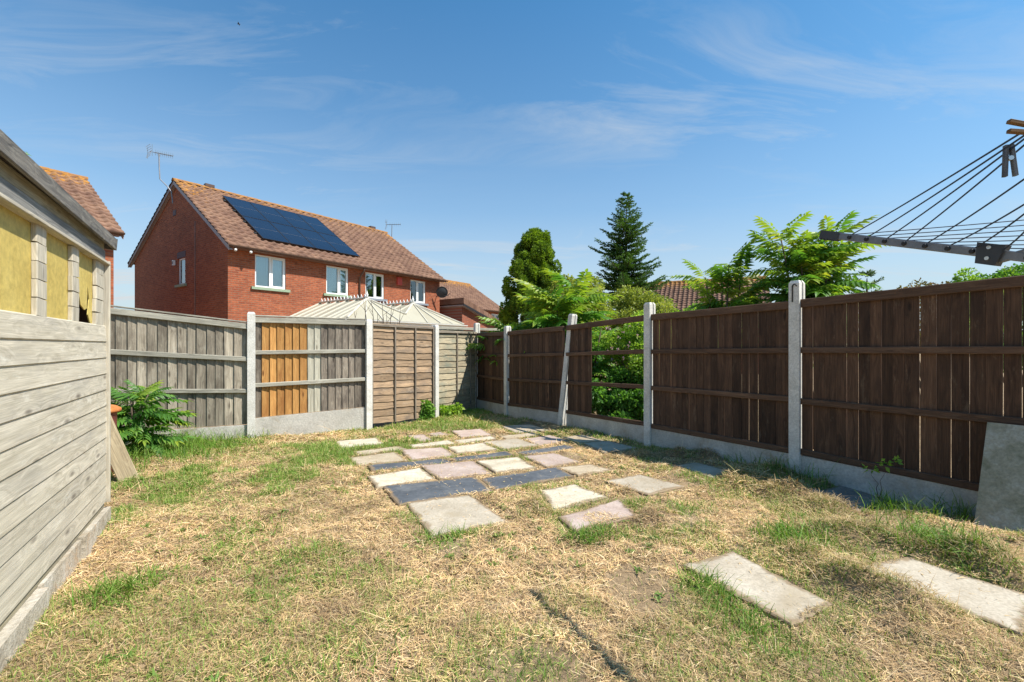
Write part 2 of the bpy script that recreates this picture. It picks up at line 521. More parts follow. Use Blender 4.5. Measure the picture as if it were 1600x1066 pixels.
M['poly'] = leaf_mat('roof_sheet', (0.40, 0.355, 0.25), (0.49, 0.45, 0.34), trans=0.18, rough=0.4, scale=0.8)
M['blind'] = plain('window_blind', (0.80, 0.82, 0.74), 0.8, noise=0.05)
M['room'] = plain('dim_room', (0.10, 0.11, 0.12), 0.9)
M['pv'] = None


def tile_mat(name, base, alt, lich=0.5, lich_from=0.6):
    m, nt, b = new_mat(name)
    tc = node(nt, 'ShaderNodeTexCoord')
    v = tc.outputs['Object']
    geo = node(nt, 'ShaderNodeNewGeometry')
    n = node(nt, 'ShaderNodeTexNoise', {'Vector': v, 'Scale': 2.2, 'Detail': 6.0, 'Roughness': 0.7}).outputs[0]
    s = node(nt, 'ShaderNodeSeparateXYZ', {0: v})
    tid = node(nt, 'ShaderNodeCombineXYZ', {0: math_n(nt, 'FLOOR', math_n(nt, 'MULTIPLY', s.outputs[0], 1 / 0.30)), 1: math_n(nt, 'FLOOR', math_n(nt, 'MULTIPLY', s.outputs[1], 1 / 0.32)), 2: 0.0}).outputs[0]
    wn = node(nt, 'ShaderNodeTexWhiteNoise', {0: tid}, noise_dimensions='2D').outputs[0]
    c = mixc(nt, wn, base, alt)
    c = mixc(nt, 0.7, c, ramp(nt, n, [(0.3, g3(0.7)), (0.7, g3(1.25))]), 'MULTIPLY')
    l1 = node(nt, 'ShaderNodeTexNoise', {'Vector': v, 'Scale': 7.0, 'Detail': 6.0, 'Roughness': 0.75}).outputs[0]
    g = node(nt, 'ShaderNodeAttribute', attribute_name='lichen').outputs['Fac']
    k = math_n(nt, 'ADD', l1, math_n(nt, 'MULTIPLY', g, 0.30))
    c = mixc(nt, math_n(nt, 'MULTIPLY', ramp(nt, k, [(0.64, g3(0)), (0.76, g3(1))]), lich), c, (0.52, 0.24, 0.03))
    nt.links.new(c, b.inputs['Base Color'])
    b.inputs['Roughness'].default_value = 0.85
    bump(nt, b, l1, 0.2, 0.01)
    return m


M['tile'] = tile_mat('roof_tile', (0.235, 0.135, 0.088), (0.155, 0.083, 0.056), 0.8)
M['ridge'] = speckle('ridge_tile_lichen', (0.22, 0.115, 0.07), (0.30, 0.145, 0.05), (0.44, 0.215, 0.03), 6, sp=40)


def pv_mat():
    m, nt, b = new_mat('solar_cells')
    tc = node(nt, 'ShaderNodeTexCoord')
    s = node(nt, 'ShaderNodeSeparateXYZ', {0: tc.outputs['Object']})
    n = node(nt, 'ShaderNodeTexNoise', {'Vector': tc.outputs['Object'], 'Scale': 0.8, 'Detail': 3.0}).outputs[0]
    fx = math_n(nt, 'FRACT', math_n(nt, 'MULTIPLY', s.outputs[0], 6.0))
    fy = math_n(nt, 'FRACT', math_n(nt, 'MULTIPLY', s.outputs[1], 6.0))
    ln = math_n(nt, 'MAXIMUM', math_n(nt, 'GREATER_THAN', fx, 0.97), math_n(nt, 'GREATER_THAN', fy, 0.97))
    c = mixc(nt, math_n(nt, 'MULTIPLY', ln, 0.35), ramp(nt, n, [(0.3, (0.006, 0.012, 0.026)), (0.7, (0.010, 0.019, 0.038))]), (0.05, 0.06, 0.085))
    nt.links.new(c, b.inputs['Base Color'])
    b.inputs['Roughness'].default_value = 0.16
    b.inputs['Specular IOR Level'].default_value = 0.5
    return m


M['pv'] = pv_mat()


def glass_mat(name, tint, refl):
    m = bpy.data.materials.new(name)
    m.use_nodes = True
    nt = m.node_tree
    nt.nodes.clear()
    out = node(nt, 'ShaderNodeOutputMaterial')
    tr = node(nt, 'ShaderNodeBsdfTransparent', {0: (*tint, 1)})
    gl = node(nt, 'ShaderNodeBsdfGlossy', {'Color': (0.95, 0.98, 1, 1), 'Roughness': 0.015})
    lw = node(nt, 'ShaderNodeFresnel', {'IOR': 1.5})
    k = math_n(nt, 'ADD', math_n(nt, 'MULTIPLY', lw.outputs[0], 1.4), refl, clamp=True)
    nt.links.new(node(nt, 'ShaderNodeMixShader', {0: k, 1: tr.outputs[0], 2: gl.outputs[0]}).outputs[0], out.inputs[0])
    return m


M['glass'] = glass_mat('window_glass', (0.86, 0.92, 0.92), 0.10)

# ------------------------------------------------------------------ terrain shape
POSTS_R = [(2.985, 4.77), (1.917, 6.34), (0.96, 8.10), (-0.095, 9.60), (-0.84, 10.85)]
FD = Vector((0.532, -0.846, 0))          # along the dark fence, towards the camera
FN = Vector((-0.846, -0.532, 0))         # from the dark fence into the garden


def smooth01(t):
    t = np.clip(t, 0, 1)
    return t * t * (3 - 2 * t)


def vnoise(x, y, freq, seed=0):
    x = np.asarray(x, dtype=np.float64) * freq + seed * 17.31
    y = np.asarray(y, dtype=np.float64) * freq + seed * 9.77
    xi, yi = np.floor(x), np.floor(y)
    fx, fy = x - xi, y - yi
    fx, fy = fx * fx * (3 - 2 * fx), fy * fy * (3 - 2 * fy)

    def h(a, b):
        s = np.sin(a * 127.1 + b * 311.7 + seed * 74.7) * 43758.5453
        return s - np.floor(s)
    return (h(xi, yi) * (1 - fx) + h(xi + 1, yi) * fx) * (1 - fy) + (h(xi, yi + 1) * (1 - fx) + h(xi + 1, yi + 1) * fx) * fy


def fence_dist(x, y):
    return (np.asarray(x) - 2.985) * FN.x + (np.asarray(y) - 4.77) * FN.y


def g0(x, y):
    """broad lie of the land"""
    x, y = np.asarray(x, dtype=np.float64), np.asarray(y, dtype=np.float64)
    z = 0.085 - 0.033 * np.clip(y - 3.2, 0, 8.0)
    d = fence_dist(x, y)
    z = z - 0.085 * (1 - smooth01((np.abs(d) - 0.30) / 0.35)) * smooth01((5.2 - y) / 1.4)
    return z


def G(px, py):
    """pixel -> point on the ground"""
    Y = 4.0
    for _ in range(12):
        X = (px - 800) / F * Y
        Y = F * (CAM_Z - float(g0(X, Y))) / (py - 541)
    X = (px - 800) / F * Y
    return Vector((X, Y, float(g0(X, Y))))


# paving slabs measured on the photograph: (corner pixels far-left, far-right, near-right, near-left), stone, label
def q6(*p):
    return [(500 + x / 3.2, 630 + y / 3.2) for x, y in p]


def q7(*p):
    return [(780 + x / 4.0, 680 + y / 4.0) for x, y in p]


def q8(*p):
    return [(1040 + x / 2.857, 740 + y / 2.857) for x, y in p]


SLABS = [
    (q6((440, 502), (745, 462), (937, 596), (562, 672)), 'grey', 'large plain beige slab nearest the lawn, with grass at its near corner'),
    (q6((322, 418), (768, 372), (858, 440), (402, 508)), 'slate', 'large dark slate slab next to the large plain beige slab'),
    (q6((810, 375), (1180, 328), (1262, 372), (880, 430)), 'slate', 'dark slate slab with pale blotches, behind the lone cream slab'),
    (q6((245, 372), (498, 325), (568, 378), (290, 426)), 'cream', 'cream slab with uneven surface at the lawn end of its row, touching the large slate slab'),
    (q6((506, 318), (765, 290), (857, 352), (602, 382)), 'pink', 'pale pink slab between two cream slabs, behind the large slate slab'),
    (q6((790, 292), (985, 272), (1078, 325), (880, 347)), 'cream', 'cream slab between two pink slabs, behind the blotched slate slab'),
    (q6((1020, 268), (1172, 252), (1302, 296), (1135, 320)), 'pink', 'dusky pink slab in the row just in front of the narrow slate strips'),
    (q6((1192, 325), (1350, 308), (1452, 336), (1292, 362)), 'tan', 'tan slab half sunk in dry grass, right of the blotched slate slab'),
    (q6((248, 318), (612, 276), (668, 292), (270, 343)), 'slate', 'longest narrow slate strip, at the lawn end of the row of strips'),
    (q6((636, 275), (930, 247), (966, 265), (684, 291)), 'slate', 'middle one of the three narrow slate strips'),
    (q6((985, 248), (1230, 210), (1272, 226), (1032, 263)), 'slate', 'narrow slate strip nearest the brown fence'),
    (q6((142, 275), (372, 247), (437, 290), (195, 313)), 'tan', 'tan slab at the lawn end of the row behind the slate strips'),
    (q6((405, 240), (612, 222), (672, 262), (457, 286)), 'pink', 'pink slab second from the lawn, behind the slate strips'),
    (q6((640, 218), (812, 202), (886, 236), (690, 251)), 'cream', 'cream slab in the middle of the row behind the slate strips'),
    (q6((815, 195), (985, 178), (1090, 215), (917, 233)), 'grey', 'beige slab next to the last pink slab, behind the slate strips'),
    (q6((1022, 180), (1152, 162), (1242, 190), (1096, 212)), 'pink', 'pink slab at the brown fence end of the row behind the slate strips'),
    (q6((172, 246), (390, 217), (436, 231), (192, 263)), 'tan', 'thin tan half slab at the lawn end, grass creeping over it'),
    (q6((448, 209), (642, 188), (682, 205), (460, 226)), 'cream', 'thin cream half slab second from the lawn'),
    (q6((668, 186), (852, 168), (882, 183), (692, 203)), 'cream', 'thin cream half slab behind the middle cream slab'),
    (q6((905, 165), (1062, 150), (1102, 163), (932, 180)), 'tan', 'thin tan half slab at the brown fence end of its row'),
    (q6((1208, 173), (1312, 160), (1424, 190), (1290, 201)), 'tan', 'tan slab crossed by the shadows of the open fence rails'),
    (q6((72, 188), (282, 176), (314, 208), (108, 230)), 'cream', 'lone cream slab farthest out on the lawn, near the repaired fence panel'),
    (q6((440, 166), (520, 158), (562, 186), (502, 196)), 'pink', 'small reddish slab half overgrown behind the thin cream half slabs'),
    (q6((538, 153), (602, 146), (642, 160), (576, 169)), 'pink', 'smallest pinkish slab showing through grass behind the patio'),
    (q6((660, 142), (802, 130), (862, 160), (708, 173)), 'pink', 'reddish pink slab at the back of the patio, before the lap fence'),
    (q6((905, 118), (1052, 107), (1152, 135), (982, 152)), 'grey', 'grey slab farthest back, half in the shade of the brown fence'),
    (q6((1315, 202), (1440, 190), (1592, 226), (1422, 250)), 'grey', 'grey slab in full shade by the leaning post end of the fence'),
    (q7((265, 350), (465, 312), (662, 390), (345, 470)), 'cream', 'bright cream slab lying alone in dry grass in front of the blotched slate slab'),
    (q7((385, 520), (742, 405), (852, 500), (480, 602)), 'pink', 'rosy slab partly buried under dry grass beside the bright cream slab'),
    (q7((660, 292), (880, 250), (1145, 320), (930, 372)), 'grey', 'beige slab with a broken near edge beside a clump of hay'),
    (q7((1110, 192), (1228, 172), (1432, 226), (1335, 272)), 'grey', 'grey slab in the fence shade below the panel with climbing weeds'),
    (q8((90, 420), (300, 355), (722, 575), (550, 667)), 'grey', 'weathered ridged concrete slab in the near grass, closest to the camera'),
    (q8((868, 428), (1092, 380), (1660, 560), (1570, 712)), 'grey', 'long worn concrete slab cut by the photo edge, among hay'),
    (q8((610, 75), (800, 45), (1010, 135), (860, 175)), 'soil', 'dark slab in the shade at the foot of the big brown panel'),
]
slab_geo = []
for quad, kind, label in SLABS:
    pts = [G(*p) for p in quad]
    Pq = np.array([[p.x, p.y] for p in pts])
    cq = Pq.mean(0)
    Pq = cq + (Pq - cq) * (1 + 0.022 / np.hypot(*(Pq - cq).T))[:, None]
    slab_geo.append((Pq, kind, label))


def slab_sd(x, y, grow=0.0):
    """largest inside-distance to any slab (positive inside)"""
    best = np.full(np.shape(x), -9.0)
    for P, _, _ in slab_geo:
        d = np.full(np.shape(x), 9.0)
        c = P.mean(0)
        for i in range(4):
            a, b = P[i], P[(i + 1) % 4]
            e = b - a
            n = np.array([-e[1], e[0]]) / np.hypot(*e)
            if np.dot(c - a, n) < 0:
                n = -n
            d = np.minimum(d, (x - a[0]) * n[0] + (y - a[1]) * n[1])
        best = np.maximum(best, d)
    return best + grow


# heaps of raked-up hay: pixel, radius, height
HEAPS = [(G(px, py), r, h) for px, py, r, h in [
    (1165, 752, .34, .09), (1205, 742, .22, .07), (1110, 712, .26, .10), (1060, 712, .20, .06), (1230, 772, .30, .10), (1300, 800, .30, .09),
    (1345, 842, .28, .10), (1290, 838, .20, .07), (1420, 862, .22, .08), (1265, 870, .22, .08), (1310, 905, .22, .09), (1370, 925, .22, .08),
    (1440, 955, .22, .07), (1520, 872, .26, .09), (1575, 900, .25, .09), (985, 768, .12, .07), (1025, 810, .16, .07), (850, 800, .16, .07),
    (830, 792, .14, .06), (1110, 690, .22, .08), (1085, 682, .2, .06), (1000, 712, .22, .07), (955, 718, .15, .05), (1235, 915, .12, .06), (1300, 760, .2, .04)]]


def H(x, y):
    x, y = np.asarray(x, dtype=np.float64), np.asarray(y, dtype=np.float64)
    z = g0(x, y)
    bumpz = (vnoise(x, y, 1.3, 1) - 0.5) * 0.045 + (vnoise(x, y, 4.1, 2) - 0.5) * 0.035 + (vnoise(x, y, 11, 3) - 0.5) * 0.026 + (vnoise(x, y, 24, 4) - 0.5) * 0.014
    for c, r, h in HEAPS:
        d2 = ((x - c.x) ** 2 + (y - c.y) ** 2) / (r * r)
        bumpz = bumpz + 0.75 * h * np.exp(-d2 * 2.2) * (0.65 + 0.7 * vnoise(x, y, 7.0, 5))
    near = (np.abs(x) < 7) & (y > -1) & (y < 13)
    s = slab_sd(x, y)
    k = smooth01((-s - 0.005) / 0.10)
    return z + np.where(near, bumpz * k - 0.012 * (1 - k), 0)


YARD = np.array([(-2.0, 0.5), (-2.86, 3.26), (-4.3, 3.6), (-5.5, 5.9), (-3.92, 6.80), (-2.456, 7.72), (-1.54, 9.04), (-0.84, 10.8), (0.93, 8.0), (2.94, 4.72), (4.3, 2.6), (3.4, 0.7)])


def in_poly(x, y, P):
    c = np.zeros(len(x), dtype=bool)
    j = len(P) - 1
    for i in range(len(P)):
        xi, yi = P[i]
        xj, yj = P[j]
        hit = ((yi > y) != (yj > y)) & (x < (xj - xi) * (y - yi) / (yj - yi + 1e-12) + xi)
        c ^= hit
        j = i
    return c


def green_mask(x, y):
    """where the lawn is still green (0..1)"""
    m = smooth01((vnoise(x, y, 1.1, 21) * 0.45 + vnoise(x, y, 3.3, 22) * 0.33 + vnoise(x, y, 9.0, 24) * 0.22 - 0.462) / 0.14)
    left = smooth01((-1.0 - x + 0.25 * (y - 4)) / 1.6) * smooth01((y - 2.6) / 1.4)
    back = smooth01((y - 6.9) / 1.0) * smooth01((-0.2 - x) / 0.8)
    return np.clip(0.045 + m * (0.48 + 0.5 * left) + 0.40 * left * vnoise(x, y, 2.1, 25) + 0.55 * back, 0, 1)


# ground: one sheet to the horizon
def lines(lo, hi, a, b, step):
    fine = np.arange(a, b + 1e-6, step)
    left = a - np.geomspace(step * 3, a - lo, 22)[::-1]
    right = b + np.geomspace(step * 3, hi - b, 22)
    return np.concatenate([left, fine, right])


gx = lines(-2500, 2500, -6.0, 5.0, 0.045)
gy = lines(-2500, 4500, 0.6, 11.4, 0.045)
XX, YY = np.meshgrid(gx, gy)
ZZ = H(XX, YY)
out_f = smooth01((fence_dist(XX, YY) * -1 - 0.1) / 0.5)
ZZ = ZZ - 0.10 * out_f
nx, ny = len(gx), len(gy)
idx = np.arange(nx * ny).reshape(ny, nx)
FQ = np.stack([idx[:-1, :-1], idx[:-1, 1:], idx[1:, 1:], idx[1:, :-1]], -1).reshape(-1, 4)


def ground_material():
    m, nt, b = new_mat('dry_soil_and_thatch')
    geo = node(nt, 'ShaderNodeNewGeometry').outputs['Position']
    a = node(nt, 'ShaderNodeTexNoise', {'Vector': geo, 'Scale': 2.2, 'Detail': 8.0, 'Roughness': 0.65}).outputs[0]
    f = node(nt, 'ShaderNodeTexNoise', {'Vector': geo, 'Scale': 60.0, 'Detail': 5.0, 'Roughness': 0.75}).outputs[0]
    c = ramp(nt, a, [(0.30, (0.21, 0.145, 0.085)), (0.50, (0.36, 0.255, 0.15)), (0.72, (0.46, 0.345, 0.215))])
    c = mixc(nt, 0.8, c, ramp(nt, f, [(0.30, g3(0.45)), (0.70, g3(1.3))]), 'MULTIPLY')
    nt.links.new(c, b.inputs['Base Color'])
    b.inputs['Roughness'].default_value = 0.95
    b.inputs['Specular IOR Level'].default_value = 0.1
    bump(nt, b, f, 0.8, 0.02)
    return m


M['ground'] = ground_material()
gnd = obj('ground', np_mesh('ground', np.stack([XX, YY, ZZ], -1), FQ, M['ground'], smooth=True))
tag(gnd, kind='structure')

# ------------------------------------------------------------------ slabs
for P, kind, label in slab_geo:
    c = P.mean(0)
    pts = []
    for i in range(4):
        a, b = P[i], P[(i + 1) % 4]
        n = 9
        L = np.hypot(*(b - a))
        for k in range(n):
            t = k / n
            p = a + (b - a) * t
            j = 0.0 if k == 0 else random.uniform(-0.009, 0.009) * (1.0 if L > 0.3 else 0.6)
            e = (b - a) / L
            pts.append(p + np.array([-e[1], e[0]]) * j)
    pts = np.array(pts)
    inn = c + (pts - c) * (1 - 0.010 / np.maximum(np.hypot(*(pts - c).T), 0.05))[:, None]
    z = g0(pts[:, 0], pts[:, 1])
    tilt = random.uniform(-0.012, 0.012)
    zt = z + 0.007 + tilt * (pts[:, 0] - c[0]) / 0.4
    n = len(pts)
    zc = float(g0(*c))
    core = c + (pts - c) * (1 - 0.075 / np.maximum(np.hypot(*(pts - c).T), 0.16))[:, None]
    vs = [(x - c[0], y - c[1], w - zc) for (x, y), w in zip(inn, zt)]
    vs += [(x - c[0], y - c[1], w - 0.006 - zc) for (x, y), w in zip(pts, zt)]
    vs += [(x - c[0], y - c[1], w - 0.07 - zc) for (x, y), w in zip(pts, zt)]
    vs += [(x - c[0], y - c[1], w + 0.0012 - zc) for (x, y), w in zip(core, zt)]
    fs = [tuple(range(4 * n - 1, 3 * n - 1, -1))]
    for a_, b_ in ((3 * n, 0), (0, n), (n, 2 * n)):
        fs += [(a_ + i, a_ + (i + 1) % n, b_ + (i + 1) % n, b_ + i) for i in range(n)]
    o = MB().add(vs, fs).build('paving_slab', SL[kind], None, Matrix.Translation((c[0], c[1], zc)))
    rim_a = o.data.attributes.new('rim', 'FLOAT', 'POINT')
    rim_a.data.foreach_set('value', np.array([1.0] * (3 * n) + [0.01] * n, dtype=np.float32))
    tag(o, label, 'paving slab', 'paving slabs laid on the lawn')

# slab leaning on the dark fence
bl = Vector((3.367, 3.313, -0.03))
along = FD
leanv = (-FN * 0.36 + Vector((0, 0, 0.78)))
o = MB().slabp([(0, 0, 0), (0.9, 0, 0), (0.9, 0, leanv.length), (0.0, 0, leanv.length)], (0, 1, 0), 0.045).build('leaning_slab', M['mossy_slab'])
nrm = along.cross(leanv).normalized()
Mx = Matrix((along.normalized(), -nrm, leanv.normalized())).transposed().to_4x4()
Mx.translation = bl
put(o, Mx)
tag(o, 'mossy grey concrete slab stood on edge, leaning against the brown fence', 'concrete slab')


# ------------------------------------------------------------------ fences
def fence_post(base, top_z, dirv, w, d, label, lean=(0, 0), group='concrete fence posts'):
    """slotted concrete post with weathered top"""
    zb = -0.35
    x, y, s, q = w / 2, d / 2, 0.026, 0.011
    prof = [(-x, -y), (x, -y), (x, -s), (x - q, -s), (x - q, s), (x, s), (x, y), (-x, y), (-x, s), (-x + q, s), (-x + q, -s), (-x, -s)]
    n = len(prof)
    hgt = top_z - zb
    vs = [(a, b, zb) for a, b in prof] + [(a, b, zb + hgt - 0.03) for a, b in prof] + [(a * 0.72, b * 0.72, zb + hgt) for a, b in prof]
    fs = []
    for k in range(2):
        fs += [(k * n + i, k * n + (i + 1) % n, (k + 1) * n + (i + 1) % n, (k + 1) * n + i) for i in range(n)]
    fs += [tuple(range(2 * n, 3 * n))]
    dv = Vector(dirv).normalized()
    up = Vector((lean[0], lean[1], 1)).normalized()
    M4 = frame_M((base[0], base[1], 0), up, Vector((-dv.y, dv.x, 0)))
    o = MB().add(vs, fs).build('fence_post', M['concrete'], None, M4)
    return tag(o, label, 'fence post', group)


post_r_top = [2.035, 1.957, 1.93, 1.775, 1.90]
labels_post = ['tallest concrete fence post with a black hook, beside the big brown panel',
               'upright concrete fence post between the broken panel and the panel of close boards',
               'concrete fence post leaning to one side, beside the broken brown panel',
               'slim concrete fence post half under overhanging leaves',
               'concrete corner post where the brown fence meets the lap fence']
for i, (p, t, lb) in enumerate(zip(POSTS_R, post_r_top, labels_post)):
    if i == 2:
        fence_post((0.895, 8.15), t, FD, 0.105, 0.12, lb, lean=(0.095, -0.06))
    else:
        fence_post(p, t, FD, 0.105, 0.12, lb)
fence_post((3.997, 3.16), 2.05, FD, 0.105, 0.12, 'concrete fence post just outside the photo edge behind the leaning slab') if False else None

top_r = [1.846, 1.805, 1.726, 1.674, 1.675]
grv_r = [0.223, 0.226, 0.169, 0.107, 0.098]


def brown_panel(a, b, ta, tb, ga, gb, label, glabel, missing=None, nb=17, vert_gap=0.3):
    """a, b: post centres (far end first); boards on the far side of the rails"""
    a, b = Vector((a[0], a[1], 0)), Vector((b[0], b[1], 0))
    d = (b - a).normalized()
    a, b = a + d * 0.045, b - d * 0.045
    L = (b - a).length
    root = empty('board_fence', (a + b) / 2 + Vector((0, 0, 0)), 0, label, 'fence panel', 'brown fence panels')
    n = FN

    def P(t, fr, off):
        zt, zg = ta + (tb - ta) * t, ga + (gb - ga) * t
        p = a + (b - a) * t + n * off
        return Vector((p.x, p.y, zt + (zg - zt) * fr))
    # rails on the garden side
    for fr, w in ((0.035, 0.085), (0.335, 0.062), (0.655, 0.062), (0.983, 0.062)):
        plank('rail', P(0.0, fr + random.uniform(-.004, .004), 0.018), P(1, fr + random.uniform(-.006, .006), 0.018), w, 0.036, n, M['brown_rail'], root)
    if missing:
        plank('stile', P(0.985, 0.97, 0.0 - 0.016), P(0.985, 0.03, -0.016), 0.05, 0.03, n, M['brown_rail'], root)
    t = 0.004
    while t < 1.0:
        wb = random.uniform(0.080, 0.108)
        gap = random.choice([0.0015, 0.002, 0.003, 0.0042]) if random.random() < vert_gap + 0.25 else -0.003
        tc_ = t + wb / L / 2
        if tc_ + wb / L / 2 > 1.005:
            wb = (1.002 - t) * L
            tc_ = t + wb / L / 2
            if wb < 0.02:
                break
        if not (missing and missing[0] < tc_ < missing[1]):
            lo = P(tc_ + random.uniform(-.002, .002), 0.998, -0.008 + random.uniform(-.003, .002))
            hi = P(tc_ + random.uniform(-.002, .002), 0.012, -0.008 + random.uniform(-.003, .002))
            plank('board', lo, hi, wb, 0.013, n + d * random.uniform(-0.02, 0.035), M['brown_board'], root, ch=0.002, taper=0.004)
        t += (wb + gap) / L
    # concrete gravel board under the panel
    zlo = -0.25
    gbrd = MB()
    p0, p1 = a, b
    vs = []
    for pz, off in ((zlo, -0.025), (zlo, 0.025), (1, 0.025), (1, -0.025)):
        for q, zg in ((p0, ga), (p1, gb)):
            p = q + n * off
            vs.append(Vector((p.x, p.y, pz if pz < 0 else zg - 0.004)))
    cen = (a + b) / 2
    vs = [v - cen for v in vs]
    gbrd.add(vs, [(0, 1, 3, 2), (2, 3, 5, 4), (4, 5, 7, 6), (6, 7, 1, 0), (0, 2, 4, 6), (1, 7, 5, 3)])
    g = gbrd.build('gravel_board', M['gravel_board'], None, Matrix.Translation(cen))
    tag(g, glabel, 'gravel board', 'concrete gravel boards under the fences')
    return root


PR = POSTS_R
last = (3.997, 3.16)
brown_panel(PR[0], last, top_r[0], 1.90, grv_r[0], 0.20, 'biggest brown fence panel behind the leaning slab, pale lines between boards', 'concrete gravel board below the biggest brown panel, beside the leaning slab', vert_gap=0.6)
brown_panel(PR[1], PR[0], top_r[1], top_r[0], grv_r[1], grv_r[0], 'dark brown fence panel of close boards between the upright and hooked posts', 'bluish shaded gravel board between the hooked post and the next post', nb=17)
brown_panel(PR[2], PR[1], top_r[2], top_r[1], grv_r[2], grv_r[1], 'broken brown fence panel with most boards missing, shrubs seen through', 'stained gravel board below the broken fence panel', missing=(0.37, 2.0))
brown_panel(PR[3], PR[2], top_r[3], top_r[2], grv_r[3], grv_r[2], 'brown fence panel next to the leaning post, leaves hanging over it', 'dirty gravel board ending at the leaning post')
brown_panel(PR[4], PR[3], top_r[4], top_r[3], grv_r[4], grv_r[3], 'narrowest brown fence panel, in the far corner', 'short gravel board in the far fence corner')
hook = MB().tube([(0, 0, -0.16), (0, 0, 0.0), (-0.006, 0.0, 0.018), (-0.02, 0, 0.026), (-0.034, 0, 0.018), (-0.04, 0, 0.0)], 0.006, 6)
hk = hook.build('hook', M['black'], None, frame_M(Vector((2.985, 4.77, 1.97)) + FN * 0.067 - FD * 0.012, (0, 0, 1), FN), smooth=True)
tag(hk, 'black hook-shaped bracket on the tallest concrete post', 'hook')

# weathered fence on the lawn side
LP = [(-5.54, 5.98), (-3.92, 6.84), (-2.456, 7.76), (-1.54, 9.10), (-0.84, 10.85)]
fence_post(LP[1], 1.862, (0.85, 0.53, 0), 0.105, 0.12, 'concrete fence post between the grey panel and the repaired panel')
fence_post(LP[2], 1.805, (0.7, 0.7, 0), 0.105, 0.12, 'concrete fence post between the repaired panel and the lap panel')
fence_post(LP[3], 1.775, (0.5, 0.87, 0), 0.105, 0.12, 'shadowed fence post between the two lap panels')


def grey_panel(a, b, ta, tb, ga, gb, label, mats, rails, glabel, gdrop=0.0):
    a, b = Vector((a[0], a[1], 0)), Vector((b[0], b[1], 0))
    d = (b - a).normalized()
    n = Vector((d.y, -d.x, 0))
    a, b = a + d * 0.045, b - d * 0.045
    L = (b - a).length
    root = empty('board_fence', (a + b) / 2, 0, label, 'fence panel', 'weathered fence panels')

    def P(t, fr, off):
        zt, zg = ta + (tb - ta) * t, ga + (gb - ga) * t
        p = a + (b - a) * t + n * off
        return Vector((p.x, p.y, zt + (zg - zt) * fr))
    for fr, w in rails:
        plank('rail', P(0, fr, 0.022), P(1, fr, 0.022), w, 0.044, n, M['grey_rail'], root)
    plank('capping_strip', P(0, -0.012, 0.0), P(1, -0.012, 0.0), 0.02, 0.10, n, M['grey_rail'], root)
    t, i = 0.0, 0
    while t < 0.998:
        wb = min(random.uniform(0.098, 0.122), (1 - t) * L)
        if wb < 0.02:
            break
        tcn = t + wb / L / 2
        mt = mats(tcn)
        o = plank('board', P(tcn + random.uniform(-.003, .003), 0.995, -0.008 + random.uniform(-.004, .003)), P(tcn + random.uniform(-.003, .003), 0.01, -0.008), wb + 0.010, 0.014, n + d * random.uniform(0.13, 0.20), M[mt], root, ch=0.002, taper=0.006)
        if mt == 'new_board':
            o['label'] = 'new orange-brown board'
        t += wb / L
        i += 1
    cen = (a + b) / 2
    vs = []
    for pz, off in ((-0.3, -0.025), (-0.3, 0.025), (1, 0.025), (1, -0.025)):
        for q, zg in ((a, ga), (b, gb)):
            p = q + n * off - cen
            vs.append(Vector((p.x, p.y, pz if pz < 0 else zg - 0.004)))
    g = MB().add(vs, [(0, 1, 3, 2), (2, 3, 5, 4), (4, 5, 7, 6), (6, 7, 1, 0), (0, 2, 4, 6), (1, 7, 5, 3)]).build('gravel_board', M['gravel_board'], None, Matrix.Translation(cen))
    tag(g, glabel, 'gravel board', 'concrete gravel boards under the fences')


grey_panel(LP[0], LP[1], 1.885, 1.687, 0.185, 0.175, 'sagging weathered grey fence panel behind the leafy shrub', lambda t: 'grey_board', ((0.028, 0.085), (0.352, 0.07), (0.665, 0.06)), 'concrete gravel board behind the long grass, below the sagging grey panel')
grey_panel(LP[1], LP[2], 1.79, 1.787, 0.263, 0.313, 'weathered fence panel repaired with orange-brown new boards', lambda t: 'dark_board' if t < 0.06 else 'new_board' if t < 0.46 else 'pale_board' if t < 0.55 else 'dark_board', ((0.028, 0.085), (0.352, 0.062), (0.675, 0.062)), 'clean concrete gravel board below the repaired fence panel')


